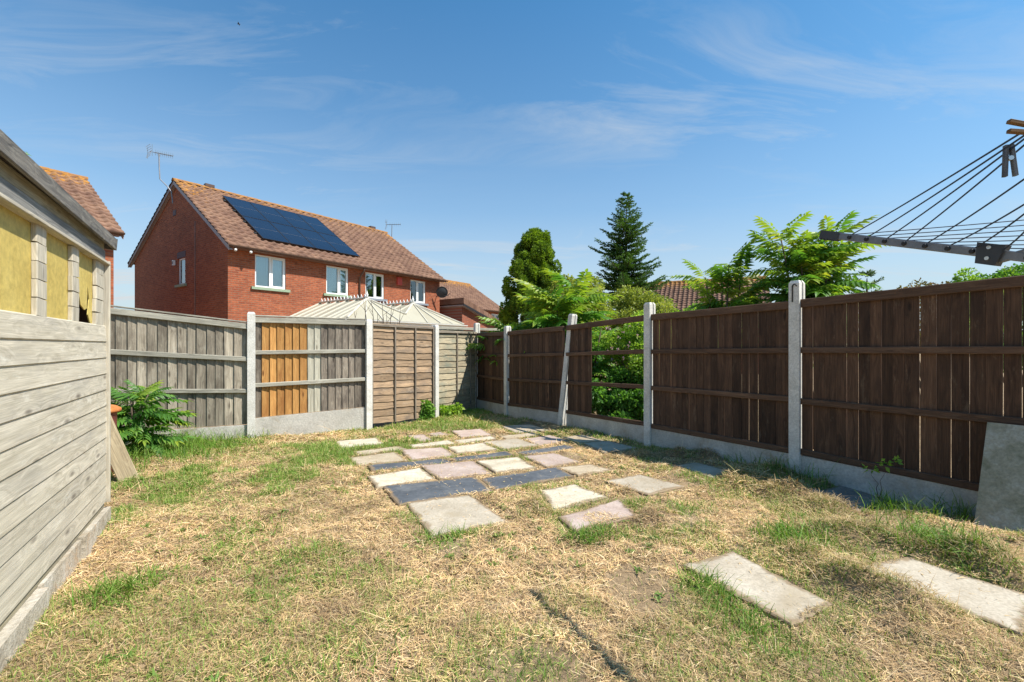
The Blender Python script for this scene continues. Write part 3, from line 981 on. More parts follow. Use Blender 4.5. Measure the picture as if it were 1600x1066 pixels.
def lap_panel(a, b, ta, tb, za, zb, label, mat, battens):
    a, b = Vector((a[0], a[1], 0)), Vector((b[0], b[1], 0))
    d = (b - a).normalized()
    n = Vector((d.y, -d.x, 0))
    a, b = a + d * 0.05, b - d * 0.05
    root = empty('lap_fence', (a + b) / 2, 0, label, 'fence panel', 'horizontal lap fence panels')
    ns = 14

    def P(t, fr, off):
        zt, zg = ta + (tb - ta) * t, za + (zb - za) * t
        p = a + (b - a) * t + n * off
        return Vector((p.x, p.y, zt + (zg - zt) * fr))
    for k in range(ns):
        # waney slat with a wavy lower edge, tilted so that it overlaps the one below
        p0, p1 = P(0, (k + 0.5) / ns, 0.0), P(1, (k + 0.5) / ns, 0.0)
        L = (p1 - p0).length
        hh = (ta - za) / ns
        m = 12
        ph = random.uniform(0, 6)
        up, lo = [], []
        for j in range(m + 1):
            x = L * j / m
            wv_ = 0.006 * math.sin(ph + j * 0.9) + 0.005 * math.sin(ph * 2 + j * 1.9)
            up.append((x, -0.006, hh * 0.62))
            lo.append((x, 0.012, -hh * 0.55 + wv_))
        vs = up + lo + [(x, y - 0.011, z) for x, y, z in up] + [(x, y - 0.011, z) for x, y, z in lo]
        q = m + 1
        fs = []
        for j in range(m):
            fs += [(q + j, q + j + 1, j + 1, j), (2 * q + j, 2 * q + j + 1, 3 * q + j + 1, 3 * q + j), (3 * q + j, 3 * q + j + 1, q + j + 1, q + j), (j, j + 1, 2 * q + j + 1, 2 * q + j)]
        fs += [(0, 2 * q, 3 * q, q), (m, q + m, 3 * q + m, 2 * q + m)]
        # grain runs along the slat: local z = along
        vs = [(z, y, x) for x, y, z in vs]
        fs = [f[::-1] for f in fs]
        dd = (p1 - p0).normalized()
        M4 = frame_M(p0, dd, n)
        sgn = 1 if (M4.to_3x3() @ Vector((1, 0, 0))).z > 0 else -1
        vs = [(x * sgn, y, z) for x, y, z in vs]
        MB().add(vs, fs).build('slat', M[mat], root, M4)
    for t in battens:
        plank('batten', P(t, 1.0, 0.03), P(t, 0.0, 0.03), 0.032, 0.02, n, M['lap_batten'], root)
    plank('top_rail', P(0, 0.012, 0.022), P(1, 0.012, 0.022), 0.045, 0.04, n, M['lap_batten'], root)


lap_panel(LP[2], LP[3], 1.735, 1.725, 0.02, -0.05, 'reddish brown horizontal lap fence panel next to the repaired panel', 'lap_board', (0.012, 0.345, 0.67, 0.985))
lap_panel(LP[3], LP[4], 1.66, 1.68, -0.06, -0.16, 'greenish lap fence panel in the corner, half in shadow', 'lap_green', (0.012, 0.46, 0.82, 0.985))
# neighbour's low grey fence seen over the corner
nroot = empty('neighbour_fence', (-0.7, 12.2, 0), 0, 'grey timber fence top showing over the lap panels in the corner', 'fence')
na, nb_ = Vector((-1.9, 11.2, 0)), Vector((0.4, 13.2, 0))
nd = (nb_ - na).normalized()
nn = Vector((nd.y, -nd.x, 0))
for zr in (1.80, 1.2, 0.5):
    plank('rail', na + Vector((0, 0, zr)), nb_ + Vector((0, 0, zr)), 0.07, 0.05, nn, M['grey_rail'], nroot)
for k in range(26):
    p = na + (nb_ - na) * (k + 0.5) / 26 - nn * 0.035
    plank('board', p + Vector((0, 0, -0.2)), p + Vector((0, 0, 1.76)), 0.112, 0.016, nn, M['grey_board'], nroot)

# ------------------------------------------------------------------ shed
SH0 = Vector((-2.89, 3.21, 0))                 # far yard corner of the shed
SD = Vector((0.514, -0.857, 0)).normalized()   # along the yard wall, towards the camera
SN = Vector((0.857, 0.514, 0)).normalized()    # out of the wall
SHL = 2.7
shed = empty('garden_shed', SH0, 0, 'weathered pale timber shed with yellow boarded windows', 'shed')


def SP(t, z, off=0.0):
    p = SH0 + SD * t + SN * off
    return Vector((p.x, p.y, z))


zs = [0.257 + 0.1123 * k for k in range(11)] + [1.492]
for k in range(11):
    z0, z1 = zs[k], zs[k + 1]
    plank('board', SP(0.012, (z0 + z1) / 2, 0.012), SP(SHL, (z0 + z1) / 2, 0.012), z1 - z0 + 0.006, 0.022, (SN * 1.0 + Vector((0, 0, 0.06))), M['shed'], shed, ch=0.006)
plank('base_plank', SP(0.0, 0.232, -0.005), SP(SHL, 0.232, -0.005), 0.05, 0.03, SN, M['shed_brown'], shed)
plank('corner_strip', SP(-0.002, 0.25, 0.018), SP(-0.002, 1.95, 0.018), 0.03, 0.05, SN, M['shed'], shed)
# concrete base
base = MB()
for t0, t1, o0 in ((-0.03, 0.62, 0.05), (0.62, 1.25, 0.035), (1.25, SHL, 0.06)):
    a, b = SP(t0, -0.3, o0), SP(t1 - 0.012, -0.3, o0)
    c, d = SP(t1 - 0.012, 0.215, o0 - 0.008), SP(t0, 0.205, o0 - 0.008)
    base.slabp([v - SH0 for v in (a, b, c, d)], SN, 0.4)
base.build('concrete_base', M['rough_base'], shed, Matrix.Translation(SH0))
# window band: posts built of stepped blocks, yellow sheets set back
wz0, wz1 = 1.492, 1.925
bars = [0.145, 0.68, 1.21, 1.74, 2.27, 2.66]
for i, t in enumerate(bars):
    nblk = 5
    for k in range(nblk):
        z0 = wz0 + (wz1 - wz0) * k / nblk
        z1 = wz0 + (wz1 - wz0) * (k + 1) / nblk - 0.004
        wv_ = 0.125 if i else 0.19
        plank('window_block', SP(t + random.uniform(-.004, .004), z0, 0.006 + random.uniform(-.002, .003)), SP(t + random.uniform(-.003, .003), z1, 0.006), wv_, 0.024, (SN + Vector((0, 0, 0.10))), M['shed'], shed, ch=0.004)
for i in range(len(bars) - 1):
    t0, t1 = bars[i] + 0.045, bars[i + 1] - 0.045
    if i == 0:
        # broken sheet: torn hole in its lower part
        lt = [(t0, wz0), (t0 + 0.10, wz0 + .01), (t0 + 0.145, wz0 + .06), (t0 + 0.115, wz0 + .16), (t0 + 0.155, wz0 + .245), (t0 + 0.17, wz0 + 0.10), (t0 + 0.22, wz0 + .085), (t0 + 0.30, wz0 + 0.11), (t0 + 0.335, wz0 + 0.17), (t0 + 0.37, wz0 + 0.30), (t1, wz0 + 0.33), (t1, wz1), (t0, wz1)]
        pts = [SP(a, b, -0.004) - SH0 for a, b in lt]
        MB().slabp(pts[::-1], SN, 0.006).build('window_sheet', M['yellow'], shed, Matrix.Translation(SH0))['label'] = 'torn yellow sheet with a dark hole'
    else:
        pts = [SP(a, b, -0.004) - SH0 for a, b in ((t0, wz0 - .01), (t1, wz0 - .01), (t1, wz1), (t0, wz1))]
        MB().slabp(pts[::-1], SN, 0.006).build('window_sheet', M['yellow'], shed, Matrix.Translation(SH0))
# body behind
ib = MB()
dep = 1.8
A = [SP(0.02, 0.0, -0.04), SP(SHL, 0.0, -0.04), SP(SHL, 0.0, -dep), SP(0.02, 0.0, -dep)]
for i in (1, 2, 3):
    p, q = A[i], A[(i + 1) % 4]
    ib.slabp([v - SH0 for v in (p, q, Vector((q.x, q.y, 2.04)), Vector((p.x, p.y, 2.04)))], (q - p).cross(Vector((0, 0, 1))).normalized(), 0.02)
ib.build('side_wall', M['interior'], shed, Matrix.Translation(SH0))
for k in range(11):
    zc_ = (zs[k] + zs[k + 1]) / 2
    plank('board', SP(SHL + 0.012, zc_, 0.02), SP(SHL + 0.012, zc_, -dep), zs[k + 1] - zs[k] + 0.006, 0.022, SD + Vector((0, 0, 0.06)), M['shed'], shed, ch=0.006)
for k in range(5):
    zc_ = 1.492 + 0.056 + k * 0.112
    plank('board', SP(SHL + 0.012, zc_, 0.02), SP(SHL + 0.012, zc_, -dep), 0.116, 0.022, SD + Vector((0, 0, 0.06)), M['shed'], shed, ch=0.006)
ip = MB().slabp([v - SH0 for v in (SP(0.03, 0.02, -dep + .05), SP(SHL, 0.02, -dep + .05), SP(SHL, 0.02, -0.05), SP(0.03, 0.02, -0.05))], (0, 0, 1), 0.03)
ip.build('shed_floor', M['interior'], shed, Matrix.Translation(SH0))
# top: grey lintel board, brown eaves boards, overhanging roof with dark fascia
plank('sill_strip', SP(0.0, 1.932, 0.02), SP(SHL, 1.932, 0.02), 0.018, 0.05, SN, M['shed'], shed)
plank('lintel_board', SP(0.0, 1.984, 0.004), SP(SHL, 1.984, 0.004), 0.084, 0.024, SN, M['shed_grey'], shed)
plank('eaves_board', SP(0.0, 2.064, -0.002), SP(SHL, 2.064, -0.002), 0.074, 0.022, SN, M['shed_brown'], shed)
plank('fascia_board', SP(-0.10, 2.093, 0.05), SP(SHL, 2.140, 0.05), 0.084, 0.020, SN, M['shed_dark'], shed)
plank('fascia_board', SP(-0.111, 2.093, 0.06), SP(-0.111, 2.17, -0.9), 0.084, 0.020, -SD, M['shed_dark'], shed)
rf = MB().slabp([v - SH0 for v in (SP(-0.10, 2.118, 0.038), SP(-0.10, 2.20, -1.0), SP(SHL, 2.24, -1.0), SP(SHL, 2.165, 0.038))][::-1], (0, 0, 1), 0.03)
rf.build('roof', M['shed_dark'], shed, Matrix.Translation(SH0))

# things behind the shed corner
binr = empty('waste_bin', (-4.13, 4.52, 0), 0, 'dull red bin with rusty orange lid peeping out behind the shed', 'bin')
MB().lathe([(0.135, 0.0), (0.145, 0.02), (0.155, 0.5), (0.16, 0.66), (0.168, 0.665), (0.168, 0.69)], 28).build('body', M['bin_red'], binr, Matrix.Translation((-4.13, 4.52, 0.02)), True)
MB().lathe([(0.185, 0.0), (0.195, 0.012), (0.19, 0.035), (0.15, 0.06), (0.08, 0.078), (0.01, 0.082)], 28).build('lid', M['rust'], binr, Matrix.Translation((-4.13, 4.52, 0.69)), True)
lp = plank('leaning_plank', Vector((-3.66, 4.36, 0.05)), Vector((-3.985, 4.38, 0.72)), 0.15, 0.035, Vector((0.55, -0.75, 0.30)), M['plank'])
tag(lp, 'weathered plank leaning at a slant beside the shed corner', 'plank')
l2 = plank('ground_plank', Vector((-3.42, 3.72, 0.10)), Vector((-4.3, 3.95, 0.16)), 0.13, 0.05, Vector((0.2, -0.6, 0.7)), M['plank'])
tag(l2, 'short timber lying on the ground under the leaning plank', 'plank')
br_ = MB().tube([SP(-0.03, 0.085, 0.04), SP(-0.07, 0.08, 0.075), SP(-0.085, 0.06, 0.085), SP(-0.075, 0.02, 0.08)], 0.011, 7).build('hose_end', M['rust'], smooth=True)
tag(br_, 'short rusty orange pipe end at the foot of the shed corner', 'pipe')


# ------------------------------------------------------------------ houses
def tile_roof(x0, x1, ye, ze, yr, zr, gauge=0.32, tw=0.30, lich=None):
    """interlocking wavy tiles from the eave (ye, ze) up to the ridge (yr, zr)"""
    S = math.hypot(yr - ye, zr - ze)
    uy, uz = (yr - ye) / S, (zr - ze) / S
    ny_, nz_ = -uz * (1 if yr > ye else 1), uy
    if nz_ < 0:
        ny_, nz_ = -ny_, -nz_
    rows = int(math.ceil(S / gauge))
    m = 6
    nt_ = int(round((x1 - x0) / tw))
    n = nt_ * m + 1
    xs = np.linspace(x0, x1, n)
    ph = (np.arange(n) % m) / m
    wave = 0.050 * np.where(ph < 0.55, np.sin(ph / 0.55 * math.pi), 0.0)
    V, Q, LI = [], [], []
    for r in range(rows):
        s0, s1 = r * gauge, min((r + 1) * gauge + 0.03, S)
        jit = RNG.uniform(-0.004, 0.004, nt_ + 1)
        jx = np.repeat(jit, m)[:n]
        sag = -0.050 * np.where(ph < 0.55, np.sin(ph / 0.55 * math.pi), 0)
        for s, h in ((s0 + jx + sag, -0.012), (s0 + jx + sag, 0.055), (s1 + 0 * jx, 0.002)):
            hh = h + wave if h > -0.01 else h + wave * 0
            V.append(np.stack([xs, ye + uy * s + ny_ * hh, ze + uz * s + nz_ * hh], -1))
            LI.append(np.full(n, r / rows))
        b = r * 3 * n
        i = np.arange(n - 1)
        for k in (0, 1):
            Q.append(np.stack([b + k * n + i, b + k * n + i + 1, b + (k + 1) * n + i + 1, b + (k + 1) * n + i], -1))
    me = np_mesh('roof_tiles', np.concatenate(V), np.concatenate(Q), M['tile'])
    at_ = me.attributes.new('lichen', 'FLOAT', 'POINT')
    vv = np.concatenate(V)
    li = np.concatenate(LI)
    val = smooth01((li - 0.55) / 0.45) * 0.75
    if lich is not None:
        val = val * 0.6 + 0.8 * smooth01((lich - vv[:, 0]) / 2.5) * (0.25 + 0.75 * li) + 0.35 * smooth01((vv[:, 0] - x1 + 0.8) / 0.8)
    at_.data.foreach_set('value', val.astype(np.float32))
    return me


def ridge_tiles(root, Mw, x0, x1, y, z):
    n = int((x1 - x0) / 0.45)
    prof = []
    k = 7
    vs, L = [], (x1 - x0) / n
    for xx in (0.0, L + 0.02):
        for j in range(k):
            t = math.pi * j / (k - 1)
            vs.append((xx, 0.13 * math.cos(t), 0.105 * math.sin(t) + (0.008 if xx else 0)))
    fs = [(j, j + 1, k + j + 1, k + j) for j in range(k - 1)] + [tuple(range(k - 1, -1, -1)), tuple(range(k, 2 * k))]
    me = MB().add(vs, fs).mesh('ridge_tile', M['ridge'])
    for i in range(n):
        obj('ridge_tile', me, root, Mw @ Matrix.Translation((x0 + i * L, y, z + random.uniform(-.006, .006))) @ Matrix.Rotation(R(random.uniform(-1, 1)), 4, 'Z'))


def wall_rects(x0, x1, z0, z1, holes, reveal=0.10):
    """front face of a wall in its own x-z plane, openings with reveals going to +y"""
    mb = MB()
    xs = sorted({x0, x1} | {h[0] for h in holes} | {h[1] for h in holes})
    zs_ = sorted({z0, z1} | {h[2] for h in holes} | {h[3] for h in holes})
    for a, b in zip(xs, xs[1:]):
        for c, d in zip(zs_, zs_[1:]):
            if any(h[0] <= a and b <= h[1] and h[2] <= c and d <= h[3] for h in holes):
                continue
            mb.quad((a, 0, c), (b, 0, c), (b, 0, d), (a, 0, d))
    for a, b, c, d in holes:
        for p, q in (((a, c), (a, d)), ((b, d), (b, c)), ((a, d), (b, d)), ((b, c), (a, c))):
            mb.quad((p[0], 0, p[1]), (q[0], 0, q[1]), (q[0], reveal, q[1]), (p[0], reveal, p[1]))
    return mb


def window(root, Mw, x0, x1, z0, z1, sill, y=0.07, mull=True, blind='blind', sw=0.10, off=0.5):
    """upvc window: frame > mullion, two panes, sill, something behind the glass"""
    f = MB()
    t = 0.055
    f.box(((x0 + x1) / 2, y, z0 + t / 2), (x1 - x0, 0.06, t)).box(((x0 + x1) / 2, y, z1 - t / 2), (x1 - x0, 0.06, t))
    f.box((x0 + t / 2, y, (z0 + z1) / 2), (t, 0.06, z1 - z0 - 2 * t)).box((x1 - t / 2, y, (z0 + z1) / 2), (t, 0.06, z1 - z0 - 2 * t))
    w = f.build('window', M['white'], root, Mw)
    xm = x0 + (x1 - x0) * off
    if mull:
        MB().box((xm, y - 0.004, (z0 + z1) / 2), (0.075, 0.06, z1 - z0 - 2 * t)).build('mullion', M['white'], w, Mw)
        sash = MB()
        a, b, c, d = xm + 0.045, x1 - t - 0.002, z0 + t + 0.002, z1 - t - 0.002
        sash.box(((a + b) / 2, y - 0.012, c + .02), (b - a, 0.05, 0.04)).box(((a + b) / 2, y - 0.012, d - .02), (b - a, 0.05, 0.04))
        sash.box((a + .02, y - 0.012, (c + d) / 2), (0.04, 0.05, d - c - .08)).box((b - .02, y - 0.012, (c + d) / 2), (0.04, 0.05, d - c - .08))
        sash.build('opening_sash', M['white'], w, Mw)
        panes = ((x0 + t, xm - 0.037), (xm + 0.037, x1 - t))
    else:
        panes = ((x0 + t, x1 - t),)
    for a, b in panes:
        MB().slabp([(a, y + 0.0, z0 + t), (b, y + 0.0, z0 + t), (b, y + 0.0, z1 - t), (a, y + 0.0, z1 - t)], (0, -1, 0), 0.006).build('pane', M['glass'], w, Mw)
    MB().slabp([(x0 - 0.14, -0.075, z0 - 0.005), (x1 + 0.14, -0.075, z0 - 0.005), (x1 + 0.14, 0.05, z0 + 0.0), (x0 - 0.14, 0.05, z0 + 0.0)], (0, 0, 1), 0.095).build('sill', M[sill], w, Mw)
    if blind == 'blind':
        bm_ = MB()
        k = int((x1 - x0) / 0.085)
        for i in range(k):
            xa = x0 + (x1 - x0) * (i + 0.5) / k
            bm_.box((0, 0, 0), (0.092, 0.004, z1 - z0 - 0.05), Matrix.Translation((xa, y + 0.06, (z0 + z1) / 2)) @ Matrix.Rotation(R(9), 4, 'Z'))
        bm_.build('blind', M['blind'], w, Mw)
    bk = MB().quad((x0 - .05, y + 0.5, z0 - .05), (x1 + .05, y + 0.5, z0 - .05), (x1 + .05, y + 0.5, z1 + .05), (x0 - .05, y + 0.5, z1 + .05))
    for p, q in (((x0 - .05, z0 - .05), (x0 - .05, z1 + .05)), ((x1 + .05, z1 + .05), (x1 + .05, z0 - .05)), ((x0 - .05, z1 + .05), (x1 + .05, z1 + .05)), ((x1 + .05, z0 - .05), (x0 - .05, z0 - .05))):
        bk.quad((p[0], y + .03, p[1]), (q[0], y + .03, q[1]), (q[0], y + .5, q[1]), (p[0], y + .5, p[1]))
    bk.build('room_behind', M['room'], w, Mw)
    return w


HR = math.atan2(0.815, 0.579)
HC = Vector((-9.8, 15.7, 0))
house = empty('semi_detached_house', HC, HR, 'red brick semi-detached pair with tiled roof and solar panels', 'house')
HM = W[house.name]
LX, DY, YRD, ZE, ZR = 10.3, 9.6, 4.5, 4.79, 8.0
wins = [(0.90, 2.03, 3.50, 4.68), (3.72, 4.77, 3.52, 4.68), (5.64, 6.67, 3.52, 4.66), (8.27, 9.29, 3.52, 4.64)]
wall_rects(0, LX, -0.4, 4.98, wins).build('front_wall', M['brick'], house, HM)
for i, (a, b, c, d) in enumerate(wins):
    window(house, HM, a, b, c, d, 'sill_green' if i < 2 else 'sill_grey', blind='blind' if i < 2 else None, off=(0.5, 0.56, 0.5, 0.46)[i])
# gable wall facing the shed side: own plane, local x runs back from the corner
GM = HM @ Matrix.Rotation(R(90), 4, 'Z')
gm = MB()
zb_ = 5.24 - 0.0


def roofz(y):
    return ZE - 0.06 + (ZR - ZE) / (YRD + 0.35) * (y + 0.35) if y <= YRD else ZR - 0.06 - (ZR - 5.22) / (DY + 0.45 - YRD) * (y - YRD)


# GM's x axis points to house +y, its y axis to house -x (outwards): build with outward side -> mirror
gw = (3.69, 4.42, 3.80, 4.84)


def gp(y, z):
    return (y, 0, z)


gm.poly([gp(0, -.4), gp(gw[0], -.4), gp(gw[0], roofz(gw[0])), gp(0, roofz(0))])
gm.poly([gp(gw[0], -.4), gp(gw[1], -.4), gp(gw[1], gw[2]), gp(gw[0], gw[2])])
gm.poly([gp(gw[0], gw[3]), gp(gw[1], gw[3]), gp(gw[1], roofz(gw[1])), gp(gw[0], roofz(gw[0]))])
gm.poly([gp(gw[1], -.4), gp(DY, -.4), gp(DY, roofz(DY)), gp(YRD, roofz(YRD)), gp(gw[1], roofz(gw[1]))])
for p, q in (((gw[0], gw[2]), (gw[0], gw[3])), ((gw[1], gw[3]), (gw[1], gw[2])), ((gw[0], gw[3]), (gw[1], gw[3])), ((gw[1], gw[2]), (gw[0], gw[2]))):
    gm.quad((p[0], 0, p[1]), (q[0], 0, q[1]), (q[0], -0.1, q[1]), (p[0], -0.1, p[1]))
gm.build('gable_wall', M['brick'], house, GM)
GMi = GM @ Matrix.Translation((gw[0] + gw[1], 0, 0)) @ Matrix.Rotation(R(180), 4, 'Z')
window(house, GMi, gw[0], gw[1], gw[2], gw[3], 'sill_green', mull=False, blind='blind')
MB().box(((gw[0] + gw[1]) / 2, 0.004, gw[3] + 0.13), (gw[1] - gw[0] + 0.1, 0.02, 0.24)).build('lintel', M['lintel'], house, GM)
MB().box((2.73, 0.006, 2.9), (0.03, 0.012, 6.4)).build('cable', M['gutter'], house, GM)
MB().box((4.75, 0.04, 4.72), (0.12, 0.08, 0.2)).build('vent', M['white'], house, GM)
MB().box((4.75, 0.085, 4.72), (0.05, 0.012, 0.12)).build('vent_grille', M['black'], house, GM)
MB().box((YRD + 0.25, 0.01, 6.75), (0.3, 0.02, 0.22)).build('air_brick', M['lintel'], house, GM)
# far gable and back wall
MB().poly([(LX, 0, -.4), (LX, DY, -.4), (LX, DY, roofz(DY)), (LX, YRD, roofz(YRD)), (LX, 0, roofz(0))]).quad((0, DY, -.4), (LX, DY, -.4), (LX, DY, 5.1), (0, DY, 5.1)).build('back_wall', M['brick2'], house, HM)
obj('front_roof', tile_roof(-0.15, LX + 0.15, -0.35, ZE, YRD, ZR, lich=1.2), house, HM)['kind'] = 'stuff'
obj('rear_roof', tile_roof(-0.15, LX + 0.15, DY + 0.45, 5.22, YRD, ZR), house, HM)['kind'] = 'stuff'
ridge_tiles(house, HM, -0.16, LX + 0.16, YRD, ZR - 0.02)
# verge boards on the near gable
sl = (ZR - ZE) / (YRD + 0.35)
for (ya, za, yb, zb2) in ((-0.36, ZE - 0.03, YRD, ZR - 0.03), (DY + 0.46, 5.19, YRD, ZR - 0.03)):
    MB().slabp([(-0.13, ya, za), (-0.13, yb, zb2), (-0.13, yb, zb2 - 0.15), (-0.13, ya, za - 0.15)][::(1 if ya < 0 else -1)], (-1, 0, 0), -0.012 if False else 0.02).build('bargeboard', M['barge'] if ya > 0 else M['soffit'], house, HM)
    MB().slabp([(-0.12, ya, za - 0.10), (0.0, ya, za - 0.10), (0.0, yb, zb2 - 0.10), (-0.12, yb, zb2 - 0.10)], (0, 0, 1), 0.03).build('verge_soffit', M['soffit'], house, HM)
# fascia, soffit, gutter
MB().box((LX / 2, -0.18, ZE - 0.045), (LX + 0.2, 0.32, 0.02)).build('soffit', M['barge'], house, HM)
MB().box((LX / 2, -0.345, ZE - 0.01), (LX + 0.25, 0.02, 0.13)).build('fascia', M['barge'], house, HM)


def gutter(root, Mw, x0, x1, y, z, mat, r=0.055):
    n = 6
    vs = []
    for xx in (x0, x1):
        for j in range(n + 1):
            t = math.pi + math.pi * j / n
            vs.append((xx, y + r * math.cos(t), z + r * math.sin(t)))
        for j in range(n, -1, -1):
            t = math.pi + math.pi * j / n
            vs.append((xx, y + (r - .006) * math.cos(t), z + (r - .006) * math.sin(t)))
    k = 2 * (n + 1)
    fs = [(j, (j + 1) % k, (j + 1) % k + k, j + k) for j in range(k)] + [tuple(range(k)), tuple(range(2 * k - 1, k - 1, -1))]
    MB().add(vs, fs).build('gutter', mat, root, Mw)


gutter(house, HM, -0.15, LX + 0.15, -0.415, ZE + 0.0, M['gutter'])
MB().tube([(5.30, -0.40, ZE - 0.05), (5.30, -0.36, ZE - 0.16), (5.30, -0.12, ZE - 0.36), (5.30, -0.05, ZE - 0.46), (5.30, -0.05, -0.2)], 0.036, 8).build('downpipe', M['gutter'], house, HM, True)
for k in range(2):
    lx = 0.12 + 0.5 * k
    MB().tube([(lx, -0.30, ZE - 0.06), (lx, -0.33, ZE - 0.12), (lx - 0.06, -0.42, ZE - 0.16)], [0.03, 0.035, 0.05], 8).build('security_lamp', M['white'], house, HM, True)
MB().box((7.53, -0.05, 4.46), (0.27, 0.10, 0.36)).build('alarm_box', M['alarm'], house, HM)
dish = MB().lathe([(0.30, 0.0), (0.305, 0.006), (0.22, -0.035), (0.10, -0.065), (0.01, -0.07)], 20)
DM = HM @ Matrix.Translation((10.05, -0.42, 4.15)) @ Matrix.Rotation(R(-62), 4, 'X') @ Matrix.Rotation(R(40), 4, 'Y')
dr = empty('satellite_dish', HM @ Vector((10.05, -0.05, 4.15)), 0, 'dark round satellite dish on the far corner of the brick pair', 'satellite dish')
dish.build('reflector', M['clamp'], dr, DM, True)
MB().tube([HM @ Vector((10.05, -0.0, 3.95)) - HM.translation * 0, HM @ Vector((10.05, -0.2, 4.0)), HM @ Vector((10.05, -0.40, 4.13))], 0.022, 6).build('arm', M['clamp'], dr, Matrix.Identity(4))
MB().tube([HM @ Vector((10.05, -0.35, 3.95)), HM @ Vector((10.25, -0.62, 3.97)), HM @ Vector((10.35, -0.72, 4.12))], 0.016, 6).build('receiver_arm', M['clamp'], dr, Matrix.Identity(4))
for xr in (1.15, 9.45):
    MB().box((xr, YRD, ZR + 0.12), (0.34, 0.2, 0.12)).build('ridge_vent', M['gutter'], house, HM)

# solar array: eight panels
solar = empty('solar_array', HM @ Vector((3.45, 2.0, 6.2)), HR, 'eight dark blue solar panels in two rows on the tiled roof', 'solar panels')
ux, uv = Vector((1, 0, 0)), Vector((0, YRD + 0.35, ZR - ZE)).normalized()
un = ux.cross(uv).normalized()
for row in range(2):
    for c in range(4):
        y0 = 0.37 + row * 1.71
        o3 = Vector((1.33 + c * 1.063, y0, ZE + sl * (y0 + 0.35))) + un * 0.13
        w, h = 1.05, 1.69 * math.hypot(1, sl)
        Mp = HM @ Matrix((ux, uv, un)).transposed().to_4x4()
        Mp.translation = HM @ o3
        pn = MB().slabp([(0.018, 0.018, 0), (w - 0.018, 0.018, 0), (w - 0.018, h - 0.018, 0), (0.018, h - 0.018, 0)], (0, 0, 1), 0.03).build('solar_panel', M['pv'], solar, Mp)
        fr = MB()
        for cx_, cy_, sx, sy in ((w / 2, 0.009, w, 0.018), (w / 2, h - 0.009, w, 0.018), (0.009, h / 2, 0.018, h - .036), (w - 0.009, h / 2, 0.018, h - .036)):
            fr.box((cx_, cy_, -0.013), (sx, sy, 0.036))
        fr.build('frame', M['black'], pn, Mp)
        MB().box((w / 2, h / 2, 0.001), (w - 0.04, 0.008, 0.003)).build('cell_divider', M['mast'], pn, Mp)
for k in range(4):
    yv = 0.37 + 0.45 + k * 0.86
    a = Vector((1.22, yv, ZE + sl * (yv + 0.35))) + un * 0.075
    MB().box((0, 0, 0), (4.5, 0.05, 0.05), Matrix.Translation(Vector((2.25, 0, 0)))).build('mounting_rail', M['black'], solar, HM @ Matrix.Translation(a))

# aerials
ar = empty('tv_aerial', HM @ Vector((-0.2, YRD - 0.2, 7.2)), 0, 'tall tv aerial on a bent mast at the near gable peak', 'aerial')


def aerial(root, foot, pts, dirv, size, nel=9):
    MB().tube(pts, 0.026 * size, 6).build('mast', M['mast'], root)
    top = Vector(pts[-1])
    d = Vector(dirv).normalized()
    s = Vector((-d.y, d.x, 0)).normalized()
    a, b = top - d * 0.35 * size, top + d * 0.55 * size + Vector((0, 0, 0.10 * size))
    MB().tube([a, b], 0.016 * size, 6).build('boom', M['clamp'], root)
    el = MB()
    for k in range(nel):
        t = 0.25 + 0.75 * k / (nel - 1)
        p = a + (b - a) * t
        for v in (s, Vector((0, 0, 1))):
            el.tube([p - v * 0.13 * size, p + v * 0.13 * size], 0.008 * size, 4)
    el.build('elements', M['steel'], root)
    rfm = MB()
    for k in range(7):
        z = (k - 3) * 0.085 * size
        p = a + Vector((0, 0, z)) - d * abs(z) * 0.25
        rfm.tube([p - s * 0.28 * size, p + s * 0.28 * size], 0.009 * size, 4)
    for sg in (-1, 1):
        rfm.tube([a + s * sg * 0.28 * size + Vector((0, 0, -0.27 * size)) , a + s * sg * 0.28 * size + Vector((0, 0, 0.27 * size))], 0.012 * size, 4)
    rfm.build('reflector_grid', M['steel'], root)


Yp = 18.1
foot_pts = [at(270, 318, Yp), at(268, 300, Yp), at(262, 292, Yp), at(250, 280, Yp), at(249, 262, Yp), at(248.5, 241, Yp)]
aerial(ar, None, foot_pts, (0.5, 0.75, 0), 0.85)
ar2 = empty('tv_aerial', HM @ Vector((LX, YRD, ZR)), 0, 'small tv aerial on the far end of the ridge', 'aerial')
Yq = 27.0
aerial(ar2, None, [at(612, 372, Yq), at(612.5, 352, Yq)], (0.8, 0.3, 0), 0.9, 6)


